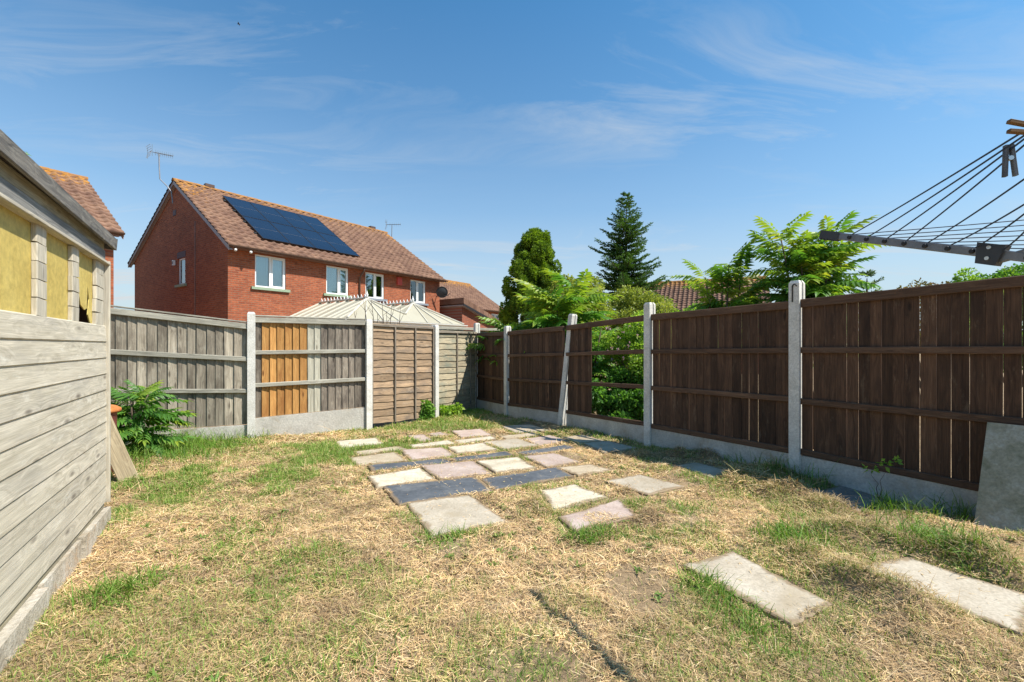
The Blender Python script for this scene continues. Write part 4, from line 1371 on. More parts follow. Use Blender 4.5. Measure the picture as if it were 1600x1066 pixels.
# neighbouring houses
def simple_house(name, x0, x1, ye, ze, yr, zr, origin, rz, label, wins_, depth=8.0, cat='house'):
    root = empty(name, origin, rz, label, cat)
    Mw = W[root.name]
    wall_rects(x0, x1, -0.6, ze + 0.12, wins_).build('front_wall', M['brick'], root, Mw)
    k = (zr - ze) / (yr - ye)
    for xx in (x0, x1):
        MB().poly([(xx, 0, -.6), (xx, depth, -.6), (xx, depth, ze), (xx, yr, zr - 0.08), (xx, 0, ze + k * (-ye) - 0.08)]).build('side_wall', M['brick2'], root, Mw)
    MB().quad((x0, depth, -.6), (x1, depth, -.6), (x1, depth, ze), (x0, depth, ze)).build('back_wall', M['brick2'], root, Mw)
    obj('front_roof', tile_roof(x0 - 0.15, x1 + 0.15, ye, ze, yr, zr), root, Mw)['kind'] = 'stuff'
    obj('rear_roof', tile_roof(x0 - 0.15, x1 + 0.15, depth + 0.4, ze - 0.1, yr, zr), root, Mw)['kind'] = 'stuff'
    ridge_tiles(root, Mw, x0 - 0.15, x1 + 0.15, yr, zr - 0.02)
    MB().box(((x0 + x1) / 2, ye + 0.01, ze - 0.03), (x1 - x0 + 0.3, 0.02, 0.14)).build('fascia', M['barge'], root, Mw)
    MB().box(((x0 + x1) / 2, ye / 2, ze - 0.06), (x1 - x0 + 0.2, -ye - 0.03, 0.02)).build('soffit', M['barge'], root, Mw)
    gutter(root, Mw, x0 - 0.15, x1 + 0.15, ye - 0.06, ze, M['gutter'])
    MB().slabp([(x1 + 0.14, ye, ze - 0.03), (x1 + 0.14, ye, ze - 0.17), (x1 + 0.14, yr, zr - 0.17), (x1 + 0.14, yr, zr - 0.03)], (1, 0, 0), 0.02).build('bargeboard', M['barge'], root, Mw)
    for w in wins_:
        window(root, Mw, *w, 'sill_grey', blind=None)
    return root


simple_house('brick_house', -12.0, -3.05, -0.35, 4.60, 3.6, 7.0, HC, HR, 'red brick house behind the shed, only its roof end showing', [], 7.6)
simple_house('brick_house', -9.5, 0.0, -0.35, 4.60, 4.4, 7.62, (-0.8, 43.6, 0), HR, 'far brick house beyond the extension, with one small window under the eave', [(-1.9, -0.75, 3.2, 4.35)], 8.8)
h4a, h4b = Vector((9.0, 33.4, 0)), Vector((16.6, 30.0, 0))
hd = (h4b - h4a).normalized()
hy = Vector((-hd.y, hd.x, 0))
simple_house('brick_house', 0.0, (h4b - h4a).length, -0.35, 3.05, 4.2, 5.9, h4a - hy * 4.2, math.atan2(hd.y, hd.x), 'tiled bungalow roof showing between the spruce and the tall sumac', [], 8.4)

# single storey brick extension beyond the pair
EXC = Vector((-2.63, 24.0, 0))
ext = empty('brick_extension', EXC, HR, 'single storey brick outbuilding with sloping verge beyond the pair', 'outbuilding')
EM = W[ext.name]
EL = 3.4
MB().poly([(0, 0, -.6), (EL, 0, -.6), (EL, 0, 2.3), (0, 0, 3.45)]).build('gable_wall', M['brick2'], ext, EM)
MB().quad((0, 0, -.6), (0, 5, -.6), (0, 5, 3.45), (0, 0, 3.45)).build('side_wall', M['brick2'], ext, EM @ Matrix.Rotation(0, 4, 'Z'))
MB().slabp([(-0.12, -0.2, 3.52), (EL + 0.2, -0.2, 2.38), (EL + 0.2, 5, 2.38), (-0.12, 5, 3.52)], (0, 0, 1), 0.05).build('soffit', M['soffit'], ext, EM)
rt = MB()
for k in range(9):
    x0_, x1_ = -0.14 + k * 0.41, -0.14 + (k + 1) * 0.41 + 0.03
    rt.slabp([(x0_, -0.24, 3.90 - 0.335 * (x0_ + .14) - 0.02), (x1_, -0.24, 3.90 - 0.335 * (x1_ + .14)), (x1_, 5, 3.90 - 0.335 * (x1_ + .14)), (x0_, 5, 3.90 - 0.335 * (x0_ + .14) - 0.02)], (0, 0, 1), 0.30)
rt.build('roof', M['tile'], ext, EM)
MB().slabp([(-0.15, -0.25, 3.58), (EL + 0.25, -0.25, 2.44), (EL + 0.25, -0.25, 2.32), (-0.15, -0.25, 3.46)], (0, -1, 0), 0.02).build('bargeboard', M['black'], ext, EM)

# ------------------------------------------------------------------ conservatories
def conservatory(label, xr, xe, xv, left):
    """xr ridge, xe outer eave, xv valley; left: the outer eave is on the small-x side"""
    root = empty('conservatory', HM @ Vector((xr, -2, 0)), HR, label, 'conservatory', 'conservatories behind the brick pair')
    zr_, ze_, zv, yf, yh, yv = 3.08, 2.25, 2.54, -4.3, -3.03, -3.86
    Rg = lambda y: Vector((xr, y, zr_))

    def outer(y, s):         # s 0 at the ridge .. 1 at the eave
        return Vector((xr + (xe - xr) * s, y, zr_ + (ze_ - zr_) * s))

    def inner(y, s):
        return Vector((xr + (xv - xr) * s, y, zr_ + (zv - zr_) * s))

    def sheet(pts):
        n = (pts[1] - pts[0]).cross(pts[2] - pts[0]).normalized()
        if n.z < 0:
            pts = pts[::-1]
            n = -n
        MB().slabp(pts, n, 0.025).build('roof_sheet', M['poly'], root, HM)

    def bar(a, b, w=0.032):
        d = (b - a)
        plank('glazing_bar', HM @ a, HM @ b, w, 0.05, HM.to_3x3() @ Vector((0, 0, 1)), M['cream_bar'], root)
    ys = [-0.02, -0.62, -1.22, -1.82, -2.42, -3.03]
    for a, b in zip(ys, ys[1:]):
        sheet([outer(a, 0.02), outer(b, 0.02), outer(b, 1), outer(a, 1)])
        sheet([inner(a, 0.02), inner(b, 0.02), inner(b, 1), inner(a, 1)])
    for y in ys:
        bar(outer(y, 0.0) + Vector((0, 0, .02)), outer(y, 1) + Vector((0, 0, .02)))
        bar(inner(y, 0.0) + Vector((0, 0, .02)), inner(y, 1) + Vector((0, 0, .02)))
    # hip end
    hipo, hipi = Vector((xe, yf, ze_)), Vector((xv, yv, zv))
    sheet([outer(yh, 0.0), outer(yh - 0.62, 0.49 + 0), outer(yh - 0.62, 1), outer(yh, 1)]) if False else None
    sheet([Rg(yh), hipo, outer(yh, 1)])
    sheet([Rg(yh), inner(yh, 1), hipi])
    k = 4
    fpts = [hipo + (Vector((xv, yf, ze_)) - hipo) * i / k for i in range(k + 1)]
    ptop = Rg(yh)
    for i in range(k - 1):
        sheet([ptop, fpts[i], fpts[i + 1]])
    sheet([ptop, fpts[k - 1], fpts[k], hipi])
    bar(ptop + Vector((0, 0, .03)), hipo + Vector((0, 0, .03)), 0.07)
    bar(ptop + Vector((0, 0, .03)), hipi + Vector((0, 0, .03)), 0.07)
    for i in range(1, k):
        bar(ptop + Vector((0, 0, .02)), fpts[i] + Vector((0, 0, .02)))
    for t in (0.33, 0.66):
        bar(outer(yh, 0) + (hipo - ptop) * t + Vector((0, 0, .02)), Vector((xe, yh + (yf - yh) * t, ze_ + .02)))
    # ridge, cresting, finial
    bar(Rg(0) + Vector((0, 0, .05)), Rg(yh) + Vector((0, 0, .05)), 0.12)
    cr = MB()
    for i in range(14):
        y = -0.1 - i * 0.215
        cr.add([(xr, y - .07, zr_ + .07), (xr, y + .07, zr_ + .07), (xr, y, zr_ + .20), (xr + .02, y - .07, zr_ + .07), (xr + .02, y + .07, zr_ + .07), (xr + .02, y, zr_ + .20)], [(0, 1, 2), (5, 4, 3), (0, 3, 4, 1), (1, 4, 5, 2), (2, 5, 3, 0)])
    cr.build('cresting', M['white'], root, HM)
    MB().lathe([(0.05, 0), (0.03, 0.06), (0.055, 0.10), (0.03, 0.15), (0.02, 0.19), (0.004, 0.26)], 10).build('finial', M['white'], root, HM @ Matrix.Translation((xr, yh, zr_ + .06)), True)
    # eaves beam, gutter, frames, glass, dwarf wall
    xs_ = sorted((xe, xv))
    gutter(root, HM, xs_[0] - (0.1 if left else 0), xs_[1] + (0 if left else 0.1), yf - 0.07, ze_ - 0.02, M['white'], 0.06)
    MB().box(((xe + xv) / 2, yf + 0.02, ze_ - 0.09), (abs(xe - xv), 0.08, 0.12)).build('eaves_beam', M['white'], root, HM)
    MB().box((xe, yf / 2, ze_ - 0.09), (0.08, abs(yf), 0.12)).build('eaves_beam', M['white'], root, HM)
    MB().box(((xe + xv) / 2, yf + 0.06, 0.25), (abs(xe - xv), 0.1, 1.1)).build('dwarf_wall', M['brick'], root, HM)
    MB().box((xe, yf / 2, 0.25), (0.1, abs(yf) - .1, 1.1)).build('dwarf_wall', M['brick'], root, HM)
    for i in range(4):
        xx = xe + (xv - xe) * (i + 0.02) / 3.04
        MB().box((xx, yf + 0.06, 1.48), (0.07, 0.07, 1.34)).build('frame_post', M['white'], root, HM)
        yy = yf + 0.06 - (yf + 0.06) * i / 3.05
        if i:
            MB().box((xe, yy, 1.48), (0.07, 0.07, 1.34)).build('frame_post', M['white'], root, HM)
    MB().box(((xe + xv) / 2, yf + 0.06, 1.48), (abs(xe - xv) - .1, 0.012, 1.33)).build('pane', M['glass'], root, HM)
    MB().box((xe, yf / 2, 1.48), (0.012, abs(yf) - .2, 1.33)).build('pane', M['glass'], root, HM)


conservatory('cream-roofed conservatory nearer the solar panels', 3.44, 1.74, 4.553, True)
conservatory('cream-roofed conservatory nearer the satellite dish', 5.67, 7.37, 4.557, False)

# ------------------------------------------------------------------ vegetation
M['sumac'] = leaf_mat('sumac_leaf', (0.05, 0.14, 0.025), (0.12, 0.27, 0.04), (0.33, 0.40, 0.045), 0.42, 0.42)
M['sumac_pale'] = leaf_mat('young_sumac_leaf', (0.14, 0.27, 0.035), (0.29, 0.38, 0.05), (0.45, 0.40, 0.06), 0.45, 0.42)
M['cypress'] = leaf_mat('cypress_foliage', (0.05, 0.11, 0.016), (0.24, 0.36, 0.026), (0.44, 0.54, 0.036), 0.38, 0.6, scale=1.7)
M['spruce'] = leaf_mat('spruce_needles', (0.03, 0.08, 0.018), (0.095, 0.19, 0.03), (0.21, 0.33, 0.045), 0.32, 0.55, scale=2.0)
M['shrub'] = leaf_mat('shrub_leaf', (0.12, 0.25, 0.035), (0.28, 0.44, 0.06), (0.45, 0.55, 0.11), 0.52, 0.5)
M['olive'] = leaf_mat('olive_shrub_leaf', (0.17, 0.22, 0.04), (0.31, 0.35, 0.07), (0.46, 0.46, 0.13), 0.42, 0.5)
M['darkleaf'] = leaf_mat('dark_shrub_leaf', (0.06, 0.16, 0.035), (0.15, 0.32, 0.06), (0.27, 0.44, 0.09), 0.48, 0.4)
M['pine'] = leaf_mat('pine_needles', (0.06, 0.11, 0.05), (0.12, 0.19, 0.08), (0.2, 0.26, 0.12), 0.2, 0.6)
M['flower'] = leaf_mat('pink_flower', (0.42, 0.20, 0.34), (0.56, 0.30, 0.46), (0.66, 0.45, 0.58), 0.3, 0.6)
M['reddish'] = leaf_mat('reddish_leaf', (0.10, 0.06, 0.03), (0.18, 0.16, 0.05), (0.24, 0.13, 0.06), 0.3, 0.5)


def leaves(P, N, L, Wd, fold=0.25, rng=RNG, along=None, droop=0.2):
    """many small folded leaves: P (n,3) base points, N preferred direction (n,3)"""
    n = len(P)
    d = along if along is not None else N + rng.normal(0, 0.55, (n, 3))
    d = d / (np.linalg.norm(d, axis=1, keepdims=True) + 1e-9)
    r = rng.normal(0, 1, (n, 3))
    s = np.cross(d, r)
    s /= (np.linalg.norm(s, axis=1, keepdims=True) + 1e-9)
    up = np.cross(s, d)
    L = np.broadcast_to(L, (n,))[:, None] * rng.uniform(0.7, 1.3, (n, 1))
    Wd = np.broadcast_to(Wd, (n,))[:, None] * rng.uniform(0.7, 1.3, (n, 1))
    tip = P + d * L
    tip[:, 2] -= droop * L[:, 0]
    a = P + d * L * 0.45 + s * Wd / 2 + up * Wd * fold
    b = P + d * L * 0.45 - s * Wd / 2 + up * Wd * fold
    V = np.stack([P, a, tip, b], 1).reshape(-1, 3)
    i = np.arange(n)[:, None] * 4
    Fc = np.concatenate([i + np.array([[0, 1, 2]]), i + np.array([[0, 2, 3]])], 0)
    return V, Fc


def sphere_pts(n, rng=RNG):
    v = rng.normal(0, 1, (n, 3))
    return v / np.linalg.norm(v, axis=1, keepdims=True)


def lobes_to_leaves(lobes, per_area, L, Wd, shell=0.55, updir=0.3, rng=RNG):
    Vs, Fs, o = [], [], 0
    for c, r in lobes:
        r = np.array(r if hasattr(r, '__len__') else (r, r, r), dtype=float)
        n = max(6, int(per_area * (r[0] * r[1] + r[1] * r[2] + r[0] * r[2]) / 3 * 12.6))
        u = sphere_pts(n, rng)
        rad = rng.uniform(shell, 1.08, (n, 1)) ** 0.6
        P = np.array(c) + u * r * rad
        nn_ = u / r
        nn_ /= np.linalg.norm(nn_, axis=1, keepdims=True)
        nn_[:, 2] += updir
        V, Fc = leaves(P, nn_, L, Wd, rng=rng)
        Vs.append(V)
        Fs.append(Fc + o)
        o += len(V)
    return np.concatenate(Vs), np.concatenate(Fs)


# one sumac frond: arching stalk with paired lance-shaped leaflets; local x = outwards, z = up
def frond_mesh(seed, mat, npair=9, L=0.55, ll=0.155):
    rg = random.Random(seed)
    V, Fc = [], []

    def add(vs, fs):
        k = len(V)
        V.extend(vs)
        Fc.extend([tuple(i + k for i in f) for f in fs])

    def stalk(t):
        return Vector((L * t, 0.03 * math.sin(seed + t * 2) * L, 0.30 * L * t - 0.50 * L * t * t))
    pr = None
    for k in range(7):
        t = k / 6
        p = stalk(t)
        w = 0.005 * (1 - 0.7 * t)
        if pr is not None:
            add([pr + Vector((0, -w, 0)), pr + Vector((0, w, 0)), p + Vector((0, w * .8, 0)), p + Vector((0, -w * .8, 0))], [(0, 1, 2, 3)])
        pr = p

    def leaflet(p, d, l):
        d = d.normalized()
        s = d.cross(Vector((0, 0, 1))).normalized()
        w = l * 0.175
        cen = [p, p + d * l * 0.33 + Vector((0, 0, 0.03 * l)), p + d * l * 0.7 - Vector((0, 0, 0.06 * l)), p + d * l - Vector((0, 0, 0.24 * l))]
        vs = [cen[0], cen[1] + s * w + Vector((0, 0, w * .4)), cen[1], cen[1] - s * w + Vector((0, 0, w * .4)), cen[2] + s * w * .72 + Vector((0, 0, w * .3)), cen[2], cen[2] - s * w * .72 + Vector((0, 0, w * .3)), cen[3]]
        add(vs, [(0, 1, 2), (0, 2, 3), (1, 4, 5, 2), (2, 5, 6, 3), (4, 7, 5), (5, 7, 6)])
    for k in range(npair):
        t = 0.18 + 0.80 * k / (npair - 1)
        p = stalk(t)
        sz = ll * (0.62 + 0.5 * math.sin(math.pi * min(1, 0.18 + 0.72 * k / (npair - 1)))) * rg.uniform(.9, 1.1)
        for sg in (-1, 1):
            leaflet(p, Vector((0.42 + 0.3 * t + rg.uniform(-.1, .1), sg, -0.50 + rg.uniform(-.2, .2))), sz)
    leaflet(stalk(1.0), Vector((1, 0, -0.4)), ll * 0.9)
    me = bpy.data.meshes.new('frond')
    me.from_pydata([tuple(v) for v in V], [], Fc)
    me.update()
    me.materials.append(mat)
    return me


FR = [frond_mesh(i, M['sumac'], 9 + i % 3) for i in range(4)]
FRP = [frond_mesh(10 + i, M['sumac_pale'], 8 + i % 2) for i in range(2)]


def sumac(base, height, spread, n, label, scale=1.0, stems=3, seed=1, zmin=0.35, pale_top=0.5, name='sumac_shrub', lean=(0, 0), cat='shrub'):
    rg = random.Random(seed)
    base = Vector(base)
    root = empty(name, base, 0, label, cat, 'sumac growing round the garden')
    tips = []
    for s in range(stems):
        a = 2 * math.pi * s / stems + rg.uniform(-.5, .5)
        top = Vector((math.cos(a) * spread * 0.42 * rg.uniform(.3, 1.0) + lean[0], math.sin(a) * spread * 0.42 * rg.uniform(.3, 1) + lean[1], height * rg.uniform(0.72, 0.9)))
        pts = [Vector((0.03 * math.cos(a), 0.03 * math.sin(a), -0.05))]
        for k in range(1, 5):
            t = k / 4
            pts.append(Vector((top.x * t ** 1.3, top.y * t ** 1.3, top.z * t)) + Vector((rg.uniform(-.03, .03), rg.uniform(-.03, .03), 0)))
        MB().tube(pts, [0.022 * scale * (1.3 - 0.9 * k / 4) for k in range(5)], 6).build('stem', M['bark'], root, Matrix.Translation(base), True)
        tips.append(pts)
    for k in range(n):
        pts = tips[k % stems]
        t = zmin + (1 - zmin) * (k + rg.random()) / n
        f = t * 4
        i = min(3, int(f))
        p = pts[i].lerp(pts[i + 1], f - i)
        az = k * 2.399 + rg.uniform(-.4, .4)
        top = t > 0.80
        tilt = rg.uniform(0.25, 1.0) if top else rg.uniform(-0.35, 0.6)
        me = rg.choice(FRP) if (top and rg.random() < pale_top) else rg.choice(FR)
        sc_ = scale * rg.uniform(0.6, 1.25) * (0.85 if top else 1.05)
        Mf = Matrix.Translation(base + p) @ Matrix.Rotation(az, 4, 'Z') @ Matrix.Rotation(-tilt, 4, 'Y') @ Matrix.Rotation(rg.uniform(-.35, .35), 4, 'X') @ Matrix.Scale(sc_, 4)
        obj('frond', me, root, Mf)
    return root


sumac((-4.60, 5.55, 0.0), 0.92, 0.6, 80, 'green sumac shrub with feathery leaves beside the shed corner', 0.72, 4, 3, 0.2, 0.25)
sumac((4.28, 6.5, -0.1), 3.35, 0.95, 290, 'tallest feathery-leaved sumac, behind the dark fence under the clothes line arm', 1.0, 6, 5, 0.50, 0.6)
sumac((3.22, 7.0, -0.1), 3.0, 0.75, 110, 'small yellow-green sumac hanging over the fence beside the tall one', 0.95, 4, 8, 0.62, 0.8)
sumac((1.15, 10.6, -0.2), 3.05, 1.9, 190, 'broad sumac above the leaning post, in front of the cypress', 1.75, 5, 9, 0.42, 0.8)
sumac((-0.12, 10.55, -0.2), 2.2, 1.1, 60, 'low sumac spilling over the fence at the far corner', 1.15, 4, 12, 0.7, 0.5)
sumac((1.55, 9.35, -0.2), 2.15, 0.9, 80, 'sumac half seen through the gap of the broken panel', 1.1, 3, 14, 0.2, 0.4)
sumac((2.55, 9.6, -0.2), 2.1, 0.9, 30, 'little sumac sprig above the top rail of the broken panel', 1.0, 2, 15, 0.7, 0.5)


def leafy(name, base, lobes, mat, label, cat, per_area, L, Wd, stem_r=0.035, stems=4, group=None, seed=1, extra=None, shell=0.5):
    rng = np.random.default_rng(seed)
    base = Vector(base)
    root = empty(name, base, 0, label, cat, group)
    V, Fc = lobes_to_leaves(lobes, per_area * 2.6, L * 1.25, Wd * 1.4, shell=shell, rng=rng)
    obj('crown', np_mesh('crown', V, Fc, M[mat]), root, Matrix.Translation(base))
    rg = random.Random(seed)
    tr = MB()
    for s in range(stems):
        c, r = lobes[rg.randrange(len(lobes))]
        pts = [Vector((rg.uniform(-.08, .08), rg.uniform(-.08, .08), -0.1))]
        for k in range(1, 5):
            t = k / 4
            pts.append(Vector((c[0] * t ** 1.2, c[1] * t ** 1.2, c[2] * t)) + Vector((rg.uniform(-.05, .05), rg.uniform(-.05, .05), 0)))
        tr.tube(pts, [stem_r * (1.2 - t * 0.25) for t in range(5)], 6)
    tr.build('trunk', M['bark'], root, Matrix.Translation(base), True)
    if extra:
        extra(root, base, rng)
    return root


def rand_lobes(n, cx, cy, z0, z1, rx, ry, r0, r1, seed, shape=None):
    rg = random.Random(seed)
    out = []
    for k in range(n):
        z = rg.uniform(z0, z1)
        t = (z - z0) / (z1 - z0)
        w = shape(t) if shape else math.sqrt(max(0.05, 1 - (2 * t - 1) ** 2 * 0.8))
        a = rg.uniform(0, 2 * math.pi)
        q = math.sqrt(rg.random())
        out.append(((cx + rx * w * q * math.cos(a), cy + ry * w * q * math.sin(a), z), rg.uniform(r0, r1)))
    return out


def flowers(n, z0, z1, rx, ry):
    def f(root, base, rng):
        P = np.stack([rng.uniform(-rx, rx, n), rng.uniform(-ry, ry * 0.2, n), rng.uniform(z0, z1, n)], -1)
        k = 7
        PP = np.repeat(P, k, 0) + rng.normal(0, 0.012, (n * k, 3))
        V, Fc = leaves(PP, sphere_pts(n * k, rng), 0.028, 0.022, rng=rng)
        obj('flowers', np_mesh('flowers', V, Fc, M['flower']), root, Matrix.Translation(base))
    return f


# shrubs seen through and above the broken panel
leafy('flowering_shrub', (2.55, 9.0, -0.2), rand_lobes(46, 0, 0, 0.75, 2.05, 0.72, 0.55, 0.13, 0.24, 31), 'shrub', 'pale green shrub with small pink flowers behind the broken panel', 'shrub', 300, 0.05, 0.02, stems=6, seed=31, extra=flowers(70, 1.25, 2.1, 0.75, 0.7))
leafy('bramble_bush', (2.05, 8.55, -0.2), rand_lobes(40, 0, 0, 0.15, 0.95, 0.85, 0.40, 0.12, 0.22, 32, lambda t: 1.0), 'darkleaf', 'dark leafy bramble low behind the broken panel', 'shrub', 260, 0.065, 0.045, stems=5, seed=32)
leafy('olive_bush', (3.6, 14.2, -0.2), rand_lobes(70, 0, 0, 1.2, 3.0, 1.55, 1.0, 0.2, 0.42, 33), 'olive', 'olive green rounded bush in front of the spruce', 'shrub', 130, 0.075, 0.035, stems=5, seed=33)
leafy('green_bush', (5.35, 13.6, -0.2), rand_lobes(50, 0, 0, 1.0, 2.5, 1.2, 0.8, 0.2, 0.36, 34), 'shrub', 'bright green bush below the bungalow roof, beside the small sumac', 'shrub', 120, 0.08, 0.04, stems=4, seed=34)
leafy('elder_bush', (1.95, 13.0, -0.2), rand_lobes(48, 0, 0, 1.0, 3.35, 0.85, 0.7, 0.2, 0.34, 35), 'olive', 'brownish green bush between the cypress and the spruce', 'shrub', 120, 0.08, 0.04, stems=4, seed=35)
leafy('hedge_bush', (0.2, 12.4, -0.2), rand_lobes(44, 0, 0, 0.6, 1.9, 1.4, 0.6, 0.2, 0.34, 36), 'shrub', 'leafy green hedge bush behind the low corner sumac', 'shrub', 120, 0.08, 0.04, stems=4, seed=36)
leafy('reddish_shrub', (9.6, 10.6, -0.1), rand_lobes(34, 0, 0, 1.6, 2.85, 0.9, 0.6, 0.12, 0.24, 37), 'reddish', 'thin reddish shrub tips above the big brown panel', 'shrub', 90, 0.06, 0.03, stems=6, seed=37)
leafy('round_shrub', (11.7, 10.6, -0.1), rand_lobes(46, 0, 0, 1.2, 3.05, 0.95, 0.7, 0.2, 0.34, 38), 'sumac', 'dark green shrub below the clothes line clamp at the photo edge', 'shrub', 160, 0.06, 0.035, stems=5, seed=38)
leafy('leafy_sapling', (10.35, 10.4, -0.1), rand_lobes(26, 0, 0, 1.4, 3.12, 0.42, 0.4, 0.12, 0.24, 39, lambda t: 1.1 - t), 'shrub', 'pointed light green sapling between the reddish and the dark shrub', 'shrub', 140, 0.06, 0.03, stems=3, seed=39)


# overgrown branch of a garden tree behind the shed, one leaf showing at the photo edge
sumac((-5.35, 4.55, 0.0), 3.55, 0.9, 30, 'sumac behind the shed, one leaf tip showing at the photo edge', 0.9, 3, 41, 0.6, 0.4, lean=(0.05, -0.1))


# cypress
def cypress():
    base = Vector((1.1, 22.0, -0.2))
    root = empty('cypress_tree', base, 0, 'dense clumpy yellow-green cypress with a dark lower side', 'tree')
    rng = np.random.default_rng(51)
    rg = random.Random(51)
    lobes = []
    for k in range(330):
        z = rg.uniform(2.2, 7.0)
        t = (z - 2.2) / 4.8
        w = 1.42 * (math.sin(math.pi * min(1, 0.30 + t * 0.52)) if t < 0.4 else math.cos((t - 0.36) / 0.66 * math.pi / 2) ** 0.72)
        a = rg.uniform(0, 2 * math.pi)
        q = rg.uniform(0.35, 1.0)
        x, y = w * q * math.cos(a), w * q * math.sin(a)
        if t < 0.25 and x < -0.5:
            continue
        s = rg.uniform(0.16, 0.30) * (1 - 0.35 * t)
        lobes.append(((x, y, z), (s, s, s * 1.5)))
    for k in range(22):
        z = rg.uniform(5.6, 6.85)
        lobes.append(((0.55 + rg.uniform(-.15, .15) * (7.2 - z), rg.uniform(-.2, .2), z), (0.14, 0.14, 0.24)))
    for k in range(26):
        lobes.append(((-1.25 + rg.uniform(-.3, .3), rg.uniform(-.5, .5), rg.uniform(2.0, 3.4)), (0.2, 0.2, 0.26)))
    V, Fc = lobes_to_leaves(lobes, 620, 0.12, 0.055, shell=0.5, updir=1.1, rng=rng)
    obj('crown', np_mesh('crown', V, Fc, M['cypress']), root, Matrix.Translation(base))
    tr = MB().tube([(0, 0, -.2), (0.02, 0, 1.5), (0, 0.02, 3.5), (0.05, 0, 5.8)], [0.22, 0.18, 0.12, 0.04], 8)
    for k in range(10):
        a = rg.uniform(0, 6.28)
        tr.tube([(0, 0, 1.6 + k * 0.3), (0.5 * math.cos(a), 0.5 * math.sin(a), 2.1 + k * 0.3), (0.9 * math.cos(a), 0.9 * math.sin(a), 2.9 + k * 0.3)], [0.06, 0.04, 0.02], 5)
    tr.build('trunk', M['bark'], root, Matrix.Translation(base), True)


cypress()


def conifer(name, base, height, rad, z0, label, mat, seed, whorls=24, dens=1.0, double=True):
    base = Vector(base)
    root = empty(name, base, 0, label, 'tree')
    rng = np.random.default_rng(seed)
    rg = random.Random(seed)
    tr = MB().tube([(0, 0, -0.2), (0, 0, height * 0.5), (0.02, 0, height * 0.97)], [0.16, 0.09, 0.012], 8)
    if double:
        tr.tube([(0.02, 0, height * 0.80), (0.18, 0, height * 0.90), (0.20, 0, height * 0.985)], [0.03, 0.02, 0.008], 6)
    Ps, Ds = [], []
    for wv_ in range(whorls):
        t = wv_ / (whorls - 1)
        z = z0 + (height - z0) * (t ** 0.92) * 0.985
        r = rad * (1 - t) ** 0.78 * (0.55 + 0.45 * smooth01(np.array(t / 0.12))) + 0.10
        nb = 9 if t < 0.75 else 6
        for b in range(nb):
            a = 2 * math.pi * (b + 0.5 * (wv_ % 2)) / nb + rg.uniform(-.28, .28)
            if rg.random() < 0.13:
                continue
            L = r * rg.uniform(0.55, 1.0) * (1.25 if rg.random() < 0.2 else 1.0) * (0.82 + 0.36 * (math.sin(wv_ * 1.9) * 0.5 + 0.5))
            dr_ = Vector((math.cos(a), math.sin(a), 0))
            p0 = Vector((0, 0, z + rg.uniform(-.08, .08)))
            p1 = p0 + dr_ * L * 0.55 + Vector((0, 0, (-0.10 + 0.35 * t) * L))
            p2 = p0 + dr_ * L + Vector((0, 0, (0.06 + 0.5 * t) * L))
            tr.tube([p0, p1, p2], [0.022 * (1.1 - t), 0.012, 0.004], 4, caps=False)
            ntw = max(4, int(L / 0.085))
            for k in range(ntw):
                f = (k + 0.6) / ntw
                c = (p0.lerp(p1, f * 2) if f < 0.5 else p1.lerp(p2, f * 2 - 1))
                for sg in (-1, 1):
                    side = Vector((-dr_.y, dr_.x, 0)) * sg
                    tl = (0.12 + 0.34 * L * (1 - f) * 0.75) * rg.uniform(.6, 1.2)
                    dv = (dr_ * 0.75 + side * 0.8 + Vector((0, 0, rg.uniform(-.15, .3)))).normalized()
                    m = max(3, int(tl / 0.028 * dens))
                    for j in range(m):
                        q = c + dv * tl * (j + rg.random()) / m
                        for _ in range(2):
                            nd_ = dv * 0.8 + Vector((rg.uniform(-1, 1), rg.uniform(-1, 1), rg.uniform(-.3, 1.0))) * 0.75
                            Ps.append(q)
                            Ds.append(nd_)
    P = np.array([tuple(p) for p in Ps])
    D = np.array([tuple(d) for d in Ds])
    V, Fc = leaves(P, D, 0.095, 0.036, fold=0.1, rng=rng, along=D, droop=0.0)
    obj('crown', np_mesh('crown', V, Fc, M[mat]), root, Matrix.Translation(base))
    tr.build('trunk', M['bark'], root, Matrix.Translation(base))


conifer('spruce_tree', (5.0, 20.0, -0.2), 8.25, 1.72, 3.2, 'tall dark spruce with a double tip rising above the bushes', 'spruce', 61)
conifer('pine_sapling', (10.9, 14.0, -0.2), 3.75, 0.95, 1.2, 'pale grey-green pine tip just above the big brown panel', 'pine', 62, whorls=9, dens=0.9, double=False)

# bare twigs in front of the conservatories
tw = empty('bare_shrub', at(596, 560, 10.6), 0, 'leafless twiggy shrub in front of the conservatory roofs', 'shrub')
tm = MB()
rg = random.Random(5)
for px, top, py in ((568, 470, 0), (580, 468, 0), (597, 470, 0), (612, 478, 0), (626, 480, 0), (590, 490, 0), (604, 486, 0), (553, 486, 0)):
    Yt = rg.uniform(10.2, 11.0)
    b = at(596 + (px - 596) * 0.45, 600, Yt)
    t = at(px, top, Yt)
    mid = b.lerp(t, 0.6) + Vector((rg.uniform(-.05, .05), 0, 0))
    tm.tube([b, mid, t], [0.016, 0.011, 0.004], 5)
    for k in range(4):
        s = mid.lerp(t, rg.uniform(0, .8))
        tm.tube([s, s + Vector((rg.uniform(-.16, .16), rg.uniform(-.1, .1), rg.uniform(.1, .26)))], [0.006, 0.003], 4)
tm.build('stems', M['twig'], tw)

